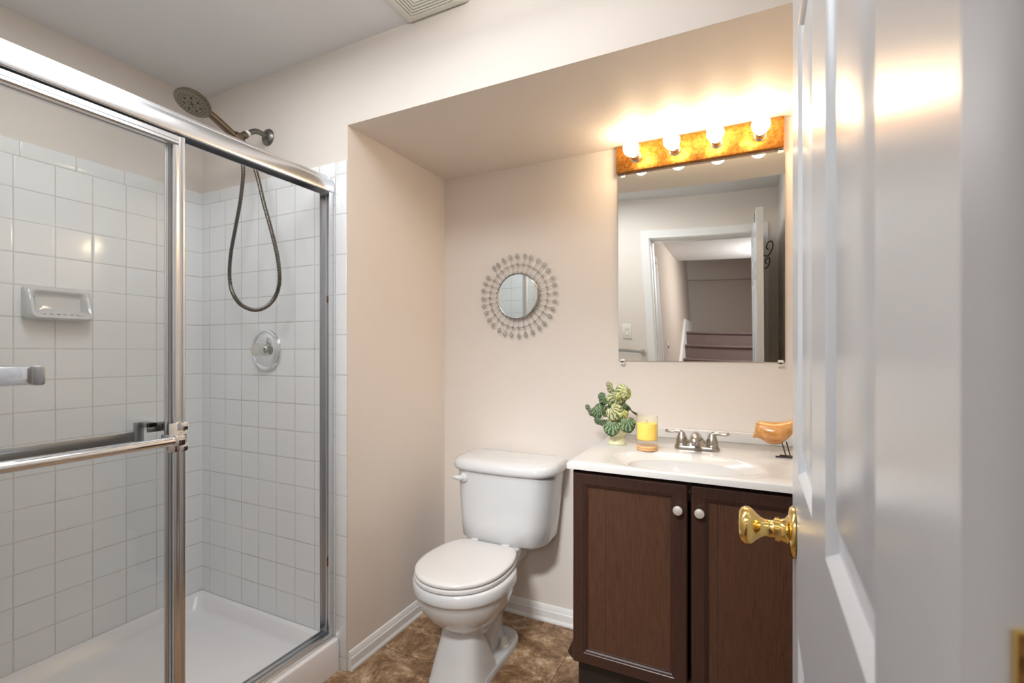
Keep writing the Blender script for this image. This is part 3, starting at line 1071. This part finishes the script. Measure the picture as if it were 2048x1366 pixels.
# tank with bowed front
def tankring(x0, x1, y0, y1, bow, z, r=.035):
    """back edge straight at y1, front edge bowed towards -Y"""
    rg = []
    cx = (x0 + x1) / 2
    hw_ = (x1 - x0) / 2
    for i in range(21):
        t = -1 + 2 * i / 20
        rg.append((cx + hw_ * t * (1 - .0), y0 - bow * (1 - abs(t) ** 2.2) + (.055 * max(0, (abs(t) - .72) / .28) ** 2.2), z))
    for i in range(1, 4):
        t = i / 4
        rg.append((x1 - .004 * t, y0 + .055 + (y1 - r - y0 - .055) * t, z))
    for i in range(5):
        a = PI / 2 * i / 4
        rg.append((x1 - .006 - r + r * math.cos(a), y1 - r + r * math.sin(a), z))
    for i in range(5):
        a = PI / 2 + PI / 2 * i / 4
        rg.append((x0 + .006 + r + r * math.cos(a), y1 - r + r * math.sin(a), z))
    for i in range(1, 4):
        t = 1 - i / 4
        rg.append((x0 + .004 * t, y0 + .055 + (y1 - r - y0 - .055) * t, z))
    return rg


KX = -.913
m = MB()
m.loft([tankring(KX - .150, KX + .150, 1.800, 1.940, .020, .404), tankring(KX - .184, KX + .184, 1.764, 1.958, .028, .408), tankring(KX - .199, KX + .199, 1.752, 1.968, .032, .424), tankring(KX - .206, KX + .206, 1.752, 1.972, .032, .50),
        tankring(KX - .216, KX + .216, 1.754, 1.975, .032, .60), tankring(KX - .226, KX + .226, 1.758, 1.977, .032, .699)])
m.build('tank', CER, toi, to_, smooth=50)
m = MB()
m.loft([tankring(KX - .232, KX + .230, 1.756, 1.980, .030, .6985), tankring(KX - .241, KX + .238, 1.749, 1.983, .032, .703), tankring(KX - .244, KX + .241, 1.746, 1.984, .032, .714), tankring(KX - .241, KX + .238, 1.751, 1.983, .032, .733),
        tankring(KX - .231, KX + .229, 1.764, 1.978, .030, .744), tankring(KX - .206, KX + .205, 1.793, 1.965, .024, .7495), tankring(KX - .10, KX + .10, 1.85, 1.93, .005, .751)])
m.build('tank_lid', CER, toi, to_, smooth=50)
lv = MB()
lx, ly, lz = KX - .156, 1.740, .668
lv.lathe([(.0215, -.006), (.0215, .004), (.019, .009), (.012, .014), (.001, .0155)], (lx, ly, lz), (-.16, -1, 0), 24)
lv.tube(smoothpath([(lx, ly - .008, lz), (lx - .014, ly - .022, lz + .002), (lx - .030, ly - .024, lz + .003), (lx - .052, ly - .020, lz + .001)], 5), [.011] * 6 + [.010] * 4 + [.008, .007, .006, .005, .0035, .002], 12)
lv.build('flush_lever', CER, toi, to_, smooth=60)

# ------------------------------------------------------------------ vanity
VX0, VX1, VF = -.484, .205, 1.447
va_ = empty('vanity_cabinet', (-.139, 1.71, 0), 'dark espresso two-door vanity cabinet on a black plinth', 'vanity cabinet')
vo_ = (-.139, 1.71, 0)
m = MB()
m.box(VX0, VX0 + .016, VF, 1.990, .225, .8405)
m.box(VX1 - .016, VX1, VF, 1.990, .225, .8405)
m.box(VX0, VX1, VF, 1.990, .225, .241)
m.box(VX0, VX1, 1.975, 1.990, .225, .8405)
m.box(VX0, VX1, VF, VF + .007, .800, .8405)
m.box(VX0, VX1, VF, VF + .018, .225, .262)
m.box(VX0, VX0 + .038, VF, VF + .018, .225, .8405)
m.box(VX1 - .038, VX1, VF, VF + .018, .225, .8405)
m.build('carcass', M['cab'], va_, vo_)
m = MB()
m.prism([(VX0 + .001, .320), (VX0 - .004, .285), (VX0 - .017, .256), (VX0 - .0195, .247), (VX0 - .014, .238), (VX0 + .001, .226)], VF + .002, VF + .045, 'XZ')
m.build('foot', M['cab'], va_, vo_)
MB().box(VX0 + .008, VX1 - .004, VF + .028, 1.985, 0.0005, .2255).build('plinth', M['toe'], va_, vo_)
DF = 1.4275      # front of the doors


def cabdoor(x0, x1, z0, z1, gx):
    o = vo_
    m = MB()
    sw_ = .046
    prof = [(0, .0), (.0, .004)]
    # frame with a bevelled outer edge and stepped inner moulding
    outer = [(-.0005, VF - .0005), (0, DF + .004), (.003, DF + .0005), (.006, DF)]
    inner = [(sw_ - .012, DF), (sw_ - .010, DF + .002), (sw_ - .006, DF + .003), (sw_ - .003, DF + .0065), (sw_, DF + .0075), (sw_ + .001, DF + .010)]
    rings = [[(x0 + d, y, z0 + d), (x1 - d, y, z0 + d), (x1 - d, y, z1 - d), (x0 + d, y, z1 - d)] for d, y in outer + inner]
    m.loft(rings, cap0=True, cap1=False)
    d_ = m.build('door', M['cab'], va_, o, smooth=0)
    # recessed panel with one scored line
    px0, px1, pz0, pz1 = x0 + sw_ + .001, x1 - sw_ - .001, z0 + sw_ + .001, z1 - sw_ - .001
    m = MB()
    y = DF + .010
    for a, b_ in ((px0, gx - .0012), (gx + .0012, px1)):
        m.box(a, b_, y, y + .006, pz0, pz1)
    m.box(px0, px1, y + .0015, y + .0065, pz0, pz1)
    m.build('door_panel', M['cabpanel'], d_, o, smooth=0)
    return d_


d1 = cabdoor(-.480, -.142, .236, .829, -.378)
d2 = cabdoor(-.1325, .202, .236, .829, -.0635)
for d_, x in ((d1, -.1655), (d2, -.1085)):
    MB().lathe([(.0062, 0), (.0050, .004), (.0050, .010), (.0125, .015), (.0135, .018), (.0125, .0215), (.006, .0235), (.001, .0238)], (x, DF, .757), (0, -1, 0), 28).build('knob', M['satin'], d_, vo_, smooth=45)

# top with integral oval basin
CX0, CX1, CY0, CY1, CZ0, CZ1 = -.494, .218, 1.410, 1.9945, .8408, .8619
bx, by = -.165, 1.562
m = MB()
NB = 96


def rect_pt(t, x0, x1, y0, y1):
    c_, s_ = math.cos(t), math.sin(t)
    k_ = min(((x1 - bx) / c_) if c_ > 1e-9 else ((x0 - bx) / c_) if c_ < -1e-9 else 1e9, ((y1 - by) / s_) if s_ > 1e-9 else ((y0 - by) / s_) if s_ < -1e-9 else 1e9)
    return bx + c_ * k_, by + s_ * k_


angs = [2 * PI * i / NB for i in range(NB)]
corn = [math.atan2(y - by, x - bx) % (2 * PI) for x in (CX0, CX1) for y in (CY0, CY1)]
for c_ in corn:
    j = min(range(NB), key=lambda q: abs(angs[q] - c_))
    angs[j] = c_


def rring(ins, z):
    return [rect_pt(t, CX0 + ins, CX1 - ins, CY0 + ins, CY1 - ins) + (z,) for t in angs]


def ering(k_, z, dx=0, dy=0, rx=.222, ry=.138):
    out = []
    for t in angs:
        c_, s_ = math.cos(t), math.sin(t)
        q = 1 / math.sqrt((c_ / (rx * k_)) ** 2 + (s_ / (ry * k_)) ** 2)
        out.append((bx + dx + c_ * q, by + dy + s_ * q, z))
    return out


m.loft([rring(.0, CZ0), rring(0, CZ1 - .005), rring(.002, CZ1 - .0015), rring(.005, CZ1), ering(1.05, CZ1 - .0003), ering(1.0, CZ1 - .0020), ering(.955, CZ1 - .0065), ering(.875, CZ1 - .0130), ering(.765, CZ1 - .0203),
        ering(.71, CZ1 - .048, 0, .002), ering(.60, CZ1 - .078, 0, .005), ering(.44, CZ1 - .104, 0, .008), ering(.26, CZ1 - .118, 0, .012), ering(.10, CZ1 - .122, 0, .014)], cap0=False, cap1=True)
vt = m.build('basin_countertop', M['marble'], None, (bx, by, CZ0), smooth=40)
tag(vt, 'white cultured marble vanity top with oval basin and low backsplash', 'vanity top')
vto = (bx, by, CZ0)
MB().box(CX0 + .002, CX1, 1.976, 1.9945, CZ1 - .001, .9015, .004, 3).build('backsplash', M['marble'], vt, vto)
MB().lathe([(.024, 0), (.024, .002), (.018, .003), (.001, .0025)], (bx, by + .014, CZ1 - .1205), (0, 0, 1), 28).build('drain', M['chrome'], vt, vto)

# ------------------------------------------------------------------ faucet
FX, FY, FZ = -.146, 1.785, CZ1
fa = empty('faucet', (FX, FY, FZ), 'brushed nickel centerset faucet with two lever handles behind the basin', 'faucet')
fo_ = (FX, FY, FZ)
m = MB()


def frg(hx, hy, z, r):
    return [(FX + x, FY + y, FZ + z) for x, y in rrect(-hx, hx, -hy, hy, r, 6)]


m.loft([frg(.074, .027, .0003, .024), frg(.074, .027, .008, .024), frg(.072, .025, .0125, .023), frg(.067, .020, .0145, .019)])
m.build('base', M['nickel'], fa, fo_, smooth=35)
m = MB()
# spout: wide skirt at the base gathering into a rounded neck that leans forward
sp_ = []
for y, z, hx, hz in ((.018, .010, .040, .004), (.014, .020, .030, .012), (.004, .034, .021, .017), (-.014, .044, .0175, .0185), (-.036, .050, .0165, .0170), (-.058, .050, .0160, .0160), (-.074, .046, .0155, .0150), (-.086, .041, .0125, .0115), (-.092, .038, .006, .006)):
    sp_.append([(FX + hx * math.cos(2 * PI * i / 28), FY + y, FZ + z + hz * math.sin(2 * PI * i / 28)) for i in range(28)])
m.loft(sp_)
sk = [[(FX + hx * math.cos(2 * PI * i / 28), FY + yy + hy * math.sin(2 * PI * i / 28), FZ + z) for i in range(28)] for z, hx, hy, yy in ((.012, .044, .020, -.006), (.020, .034, .018, -.004), (.032, .024, .016, -.001), (.044, .018, .013, .002))]
m.loft(sk)
m.build('spout', M['nickel'], fa, fo_, smooth=60)
MB().lathe([(.0115, 0), (.0115, .010), (.0095, .011), (.001, .011)], (FX, FY - .072, FZ + .036), (0, -.15, -1), 20).build('aerator', M['nickel'], fa, fo_)
for s in (-1, 1):
    hx = FX + s * .0495
    m = MB()
    m.lathe([(.0215, .0135), (.0218, .016), (.0205, .018), (.0200, .022), (.0185, .034), (.0150, .046), (.0110, .054), (.0095, .058)], (hx, FY, FZ), (0, 0, 1), 28)
    pth = smoothpath([(hx - s * .002, FY, FZ + .048), (hx + s * .006, FY - .001, FZ + .0575), (hx + s * .018, FY - .003, FZ + .0600), (hx + s * .034, FY - .005, FZ + .0575), (hx + s * .046, FY - .007, FZ + .0580), (hx + s * .054, FY - .008, FZ + .0630)], 6)
    q = len(pth)
    m.tube(pth, [.0095 - .0050 * min(1, i / (q * .55)) + (.0012 if i > q * .85 else 0) for i in range(q)], 14)
    m.build('handle', M['nickel'], fa, fo_, smooth=60)

# ------------------------------------------------------------------ potted plant
PX, PY, PZ = -.4225, 1.768, CZ1
pp = empty('potted_plant', (PX, PY, PZ), 'small plant with veined round leaves in a cream footed pot', 'potted plant')
po = (PX, PY, PZ)
MB().lathe([(.0335, .0003), (.0340, .002), (.0325, .006), (.0265, .026), (.0270, .031), (.0340, .036), (.0460, .045), (.0525, .058), (.0540, .072), (.0520, .082), (.0490, .084), (.0475, .078), (.001, .076)], po, (0, 0, 1), 40).build('pot', M['pot'], pp, po, smooth=50)
MB().lathe([(.0480, .0765), (.030, .080), (.001, .081)], po, (0, 0, 1), 24).build('soil', plain('potting_moss', (150, 150, 70), .9, bump=.8, bscale=300), pp, po)


def leaf_mesh():
    """round peltate leaf with a notch at its base, about 30 mm, base at the origin, growing along +X, facing +Z"""
    bm_ = bmesh.new()
    rings = []
    n = 28
    for k_ in (1.0, .72, .40):
        rg = []
        for i in range(n):
            t = 2 * PI * i / n
            r = .0150 * (1 - .34 * math.exp(-((t - PI) / .33) ** 2)) * (1 + .10 * math.exp(-(min(t, 2 * PI - t) / .35) ** 2)) * (1 + .018 * math.sin(t * 9))
            x = .0125 + r * k_ * math.cos(t)
            y = r * k_ * math.sin(t) * .96
            z = -.16 * (abs(y) ** 1.6) * 6 - (x - .0125) ** 2 * 7 + .0010 * math.sin(t * 5) * k_
            rg.append(bm_.verts.new((x, y, z)))
        rings.append(rg)
    for a_, b_ in zip(rings, rings[1:]):
        for i in range(n):
            j = (i + 1) % n
            bm_.faces.new((a_[i], a_[j], b_[j], b_[i]))
    c_ = bm_.verts.new((.0125, 0, .0004))
    for i in range(n):
        bm_.faces.new((rings[-1][i], rings[-1][(i + 1) % n], c_))
    bmesh.ops.recalc_face_normals(bm_, faces=bm_.faces[:])
    bmesh.ops.solidify(bm_, geom=bm_.faces[:], thickness=.0006)
    return bm_


def px3(px, py, y):
    """a place on the plant, from where it shows in the photo and how deep it stands"""
    f = 954.15
    r, u = (px - 1024) / f, (703.04 - py) / f
    d = Vector((r * math.cos(YAW) - math.sin(YAW), math.cos(YAW) + r * math.sin(YAW), u))
    q = d * (y / d.y)
    return Vector((q.x, q.y, q.z + CAM_Z))


# leaf: centre x, y in the enlarged crop, depth, size, direction of the tip in the picture (deg, 0 right, 90 up), tilt away, turn, colour
LV = [(545, 152, 1.775, 1.00, 205, 62, 0, 'leaf_l'), (755, 205, 1.742, 1.00, 190, 30, 8, 'leaf_l'), (800, 285, 1.752, 1.22, 330, 48, 10, 'leaf_y'), (635, 365, 1.748, 1.15, 235, 20, -12, 'leaf_l'),
      (410, 345, 1.765, .95, 215, 48, 10, 'leaf_d'), (715, 420, 1.762, .95, 300, 40, 0, 'leaf_d'), (165, 560, 1.765, 1.00, 245, 62, 30, 'leaf_d'), (305, 600, 1.730, .88, 250, 25, 20, 'leaf_d'), (368, 515, 1.758, .80, 80, 35, 10, 'leaf_d'),
      (445, 560, 1.755, .90, 60, 50, 25, 'leaf_d'), (640, 595, 1.702, 1.20, 315, 22, 0, 'leaf_l'), (790, 545, 1.730, .90, 300, 45, -15, 'leaf_d'), (925, 560, 1.755, 1.18, 290, 80, 62, 'leaf_d'), (385, 780, 1.722, 1.05, 285, 55, 28, 'leaf_d'),
      (575, 875, 1.694, 1.08, 265, 14, 5, 'leaf_d'), (870, 815, 1.704, 1.06, 280, 14, -8, 'leaf_d'), (800, 640, 1.722, .70, 300, 35, -10, 'leaf_y'), (560, 520, 1.765, .85, 150, 40, 0, 'leaf_d'), (850, 600, 1.765, .8, 275, 70, -45, 'leaf_l')]
base_leaf = leaf_mesh()
lm = {}
for kk in ('leaf_d', 'leaf_l', 'leaf_y'):
    me = bpy.data.meshes.new('leaf')
    base_leaf.to_mesh(me)
    for p in me.polygons:
        p.use_smooth = True
    me.materials.append(M[kk])
    lm[kk] = me
base_leaf.free()
viewd = (Vector((0, 0, CAM_Z)) - Vector((PX, PY, 1.0))).normalized()
vr = Vector((0, 0, 1)).cross(viewd).normalized()
vu = viewd.cross(vr)
for (lx_, ly_, dep, sz, ang, tilt, turn, mk) in LV:
    c_ = px3(1160 + lx_ / 9.106, 760 + ly_ / 9.106, dep)
    a_ = math.radians(ang)
    tip = vr * math.cos(a_) + vu * math.sin(a_)
    nrm = viewd.copy()
    side = nrm.cross(tip).normalized()
    q1 = Quaternion(side, math.radians(tilt))      # tip nods away or up
    q2 = Quaternion(tip, math.radians(turn))
    q = q1 @ q2
    X_ = (q @ tip).normalized()
    Z_ = (q @ nrm).normalized()
    Y_ = Z_.cross(X_).normalized()
    sc = sz * 1.85
    mat_ = Matrix((X_, Y_, Z_)).transposed().to_4x4()
    o = bpy.data.objects.new('leaf', lm[mk])
    COL.objects.link(o)
    o.parent = pp
    o.matrix_local = Matrix.Translation(c_ - Vector(po) - X_ * .0125 * sc) @ mat_ @ Matrix.Diagonal((sc, sc, sc, 1))
    # stalk from the pot to the leaf
    root = Vector((PX + random.uniform(-.02, .02), PY + random.uniform(-.02, .02), PZ + .078))
    tipp = c_ - X_ * .010 * sc - Z_ * .0012
    mid = (root + tipp) * .5 + Vector((0, .006, .022))
    MB().tube(smoothpath([root, mid, tipp], 6), .0011, 6).build('stalk', M['stem'], pp, po, smooth=60)

# ------------------------------------------------------------------ candle on its wooden disc
KX_, KY_ = -.3015, 1.702
ds = MB().lathe([(.0330, .0003), (.0352, .002), (.0355, .006), (.0340, .0075), (.0340, .0085), (.0356, .010), (.0358, .014), (.0342, .0168), (.001, .0168)], (KX_, KY_, CZ1), (0, 0, 1), 44).build('wooden_disc', M['discwood'], None, (KX_, KY_, CZ1), smooth=30)
tag(ds, 'pale ringed wooden disc under the yellow candle', 'coaster')
cz = CZ1 + .0170
ca = empty('candle', (KX_, KY_, cz), 'yellow wax candle in a frosted glass tumbler on a wooden disc', 'candle')
co_ = (KX_, KY_, cz)
MB().lathe([(.0325, .0002), (.0350, .003), (.0358, .010), (.0362, .101), (.0358, .1018), (.0354, .101), (.0353, .022), (.032, .0185), (.001, .018)], co_, (0, 0, 1), 48, cap0=True, cap1=True).build('glass_jar', M['frost'], ca, co_, smooth=40)
MB().lathe([(.031, .0192), (.0346, .023), (.0350, .074), (.0335, .0762), (.0310, .0755), (.001, .0752)], co_, (0, 0, 1), 44).build('wax', M['wax'], ca, co_, smooth=40)
MB().tube([(KX_, KY_, cz + .0752), (KX_, KY_, cz + .083), (KX_ + .002, KY_, cz + .087)], .0009, 6).build('wick', M['wire'], ca, co_)

# ------------------------------------------------------------------ wooden bird
BX, BY = .088, 1.780
bi = empty('wooden_bird', (BX + .03, BY, CZ1), 'honey-coloured carved wooden bird on thin wire legs beside the faucet', 'bird figurine')
bo = (BX + .03, BY, CZ1)
m = MB()
# sections along x: x, centre z, half height, half width
secs = [(.0290, .9195, .0015, .0015), (.0310, .9215, .0060, .0050), (.0345, .9290, .0130, .0120), (.0370, .9400, .0220, .0190), (.0420, .9455, .0275, .0240), (.0520, .9450, .0300, .0285), (.0640, .9410, .0335, .0330), (.0780, .9375, .0365, .0365), (.0930, .9365, .0375, .0380),
        (.1080, .9395, .0360, .0370), (.1220, .9455, .0325, .0330), (.1350, .9545, .0270, .0270), (.1470, .9660, .0215, .0210), (.1580, .9780, .0165, .0150), (.1690, .9880, .0110, .0100), (.1760, .9940, .0050, .0050)]
rg = []
for x, zc_, hz, hy in secs:
    rg.append([(x, BY + hy * math.cos(2 * PI * i / 28), zc_ + hz * math.sin(2 * PI * i / 28)) for i in range(28)])
m.loft(rg)
m.build('body', M['birdwood'], bi, bo, smooth=70)
for yb_, xb, tx in ((BY - .012, .1160, .1250), (BY + .012, .1300, .1380)):
    m = MB()
    m.tube([(xb - .003, yb_, .910), (tx, yb_, CZ1 + .003)], .0018, 8)
    lg = m.build('leg', M['wire'], bi, bo, smooth=60)
    m = MB()
    for dy in (-.006, .006):
        m.tube([(tx + .018, yb_ + dy * .3, CZ1 + .0019), (tx, yb_ + dy * .3, CZ1 + .0022), (tx - .030, yb_ + dy, CZ1 + .0019)], .0016, 8)
    m.build('foot', M['wire'], lg, bo, smooth=60)

# ------------------------------------------------------------------ rectangular mirror (slightly warped sheet) with clips
MX0, MX1, MZ0, MZ1 = -.469, .137, 1.1660, 1.9330
wm = empty('wall_mirror', (-.166, YB, MZ0), 'large frameless rectangular mirror above the vanity', 'mirror')
wo = (-.166, YB, MZ0)
m = MB()
GX, GZ = 24, 28
WARP = .060
MYF = YB - .0062


def my(x, z):
    return MYF - WARP * .5 * (MX1 - x) ** 2 * (z - (MZ0 + .25)) - .0008


gv = [[m.bm.verts.new((MX0 + (MX1 - MX0) * i / GX, my(MX0 + (MX1 - MX0) * i / GX, MZ0 + (MZ1 - MZ0) * j / GZ), MZ0 + (MZ1 - MZ0) * j / GZ)) for j in range(GZ + 1)] for i in range(GX + 1)]
for i in range(GX):
    for j in range(GZ):
        m.bm.faces.new((gv[i][j], gv[i + 1][j], gv[i + 1][j + 1], gv[i][j + 1]))
bk = [[m.bm.verts.new((v.co.x, YB - .0006, v.co.z)) for v in r] for r in ([gv[0], gv[-1]])]
edge = [gv[i][0] for i in range(GX + 1)] + [gv[GX][j] for j in range(1, GZ + 1)] + [gv[i][GZ] for i in range(GX - 1, -1, -1)] + [gv[0][j] for j in range(GZ - 1, 0, -1)]
bb = [m.bm.verts.new((v.co.x, YB - .0006, v.co.z)) for v in edge]
for i in range(len(edge)):
    j = (i + 1) % len(edge)
    m.bm.faces.new((edge[i], edge[j], bb[j], bb[i]))
for r in bk:
    for v in r:
        m.bm.verts.remove(v)
gl_ = m.build('mirror_glass', M['mirror'], wm, wo, smooth=40)
for x, z, s in ((MX0 + .018, MZ0, -1), (MX1 - .014, MZ0, -1), (MX0 + .020, MZ1, 1), (MX1 - .014, MZ1, 1)):
    q = MB().box(x - .009, x + .009, YB - .0125, YB - .0004, z + (.001 if s > 0 else -.016), z + (.016 if s > 0 else -.001), .001)
    q.box(x - .009, x + .009, YB - .0125, YB - .0105, z - .007, z + .007, .0008)
    c_ = q.build('mirror_clip', M['plastic'], wm, wo)
    MB().lathe([(.0028, 0), (.0024, .0012), (.0003, .0015)], (x, YB - .0124, z + s * .0085), (0, -1, 0), 10).build('screw', M['dull'], c_, wo)

# ------------------------------------------------------------------ round sunburst mirror
SX, SZ = -.931, 1.4595
sm = empty('sunburst_mirror', (SX, YB, SZ), 'small round mirror with a sunburst of crystal drops on wire rays', 'mirror')
so_ = (SX, YB, SZ)
MB().lathe([(.102, 0), (.102, .006), (.0985, .0075), (.001, .0075)], (SX, YB - .0095, SZ), (0, -1, 0), 64).build('mirror_glass', M['mirror'], sm, so_, smooth=8)
MB().lathe([(.103, 0), (.1045, .003), (.1045, .0085), (.1030, .0100), (.1010, .0090), (.1008, .0)], (SX, YB - .009, SZ), (0, -1, 0), 64, cap0=False, cap1=False).build('rim', M['dull'], sm, so_)
MB().lathe([(.090, 0), (.090, .0085)], (SX, YB - .0005, SZ), (0, -1, 0), 40).build('backing', M['plastic'], sm, so_)
RY = YB - .012
rp = [(SX + .146 * math.cos(2 * PI * i / 64), RY, SZ + .146 * math.sin(2 * PI * i / 64)) for i in range(64)]
MB().tube(rp, .0010, 6, closed=True).build('wire_ring', M['silver'], sm, so_, smooth=60)
NR = 32


def gem(c_, d, l, wid, th):
    """faceted drop pointing along -d (stem side narrow)"""
    d = Vector(d).normalized()
    s_ = d.cross(Vector((0, -1, 0))).normalized()
    n_ = Vector((0, -1, 0))
    m_ = MB()
    rg_ = []
    for k_, t_ in ((.72, -.5), (1.0, 0), (.80, .55), (.45, 1.0)):
        rr_ = []
        for i in range(12):
            a = 2 * PI * i / 12
            wv = wid * math.sin(a) * (1.0 if math.cos(a) > -.2 else (1 - .55 * (-math.cos(a) - .2)))
            rr_.append(Vector(c_) + d * (l * math.cos(a) * k_) + s_ * (wv * k_) + n_ * (th * t_))
        rg_.append(rr_)
    m_.loft(rg_)
    return m_


def torus(c_, r, rr_):
    return MB().tube([(c_[0] + r * math.cos(2 * PI * i / 12), c_[1], c_[2] + r * math.sin(2 * PI * i / 12)) for i in range(12)], rr_, 6, closed=True)


jit = [0, .01, -.02, .02, 0, -.01, .03, -.02, .01, .0, .0, -.01, -.13, .05, .02, -.02, .01, 0, 0, .01, -.01, .02, .0, -.02, .01, 0, 0, .02, -.03, .01, 0, -.01]
for i in range(NR):
    a = 2 * PI * i / NR + .02
    ao = a + jit[i] * .6
    d = Vector((math.cos(a), 0, math.sin(a)))
    do = Vector((math.cos(ao), 0, math.sin(ao)))
    p = Vector((SX, RY, SZ))
    ray = MB().tube([p + d * .104, p + d * .146, p + do * .174], .0009, 6).build('ray', M['silver'], sm, so_, smooth=60)
    c_ = p + do * (.1825 + random.uniform(-.002, .002))
    gem(c_, do, .0112, .0078, .0045).build('crystal', M['crystal'], ray, so_, smooth=0)
    fr_ = MB()
    s_ = do.cross(Vector((0, -1, 0))).normalized()
    fr_.tube([c_ + do * (.0115 * math.cos(2 * PI * q / 16)) + s_ * (.0082 * math.sin(2 * PI * q / 16) * (1.0 if math.cos(2 * PI * q / 16) > -.2 else (1 - .55 * (-math.cos(2 * PI * q / 16) - .2)))) for q in range(16)], .0014, 6, closed=True)
    fr_.build('setting', M['dull'], ray, so_, smooth=60)
    for rad, rs in ((.146, .0048), (.1085, .0052)):
        b_ = MB()
        b_.sphere(p + d * rad + Vector((0, -.002, 0)), rs, 10, 1, .8, 1)
        b_.build('bead', M['crystal'], ray, so_, smooth=0)
        torus(p + d * rad, rs + .0004, .0009).build('bead_rim', M['dull'], ray, so_, smooth=60)

# ------------------------------------------------------------------ vanity light
LX0, LX1, LZ0, LZ1 = -.4735, .1325, 1.9425, 2.0505
vl = empty('vanity_light', (-.17, YB, 1.996), 'gilt strip light with four bare glowing bulbs above the mirror', 'vanity light')
lo = (-.17, YB, 1.996)
m = MB()
m.box(LX0, LX1, YB - .028, YB - .0006, LZ0, LZ1, .0025, 2)
m.build('back_plate', M['gilt'], vl, lo)
for x in (-.3925, -.2415, -.0905, .0560):
    s_ = MB().lathe([(.0215, 0), (.0215, .003), (.0190, .004), (.0190, .030), (.0178, .031), (.0178, .0335), (.0190, .0345), (.0190, .044), (.0170, .045)], (x, YB - .0275, 1.9955), (0, -1, 0), 28).build('socket', M['chrome'], vl, lo, smooth=35)
    MB().lathe([(.0135, .040), (.0150, .052), (.0205, .062), (.0275, .076), (.0305, .092), (.0290, .107), (.0225, .119), (.0115, .1265), (.001, .1285)], (x, YB - .0275, 1.9955), (0, -1, 0), 28).build('light_bulb', M['bulb'], s_, lo, smooth=60)
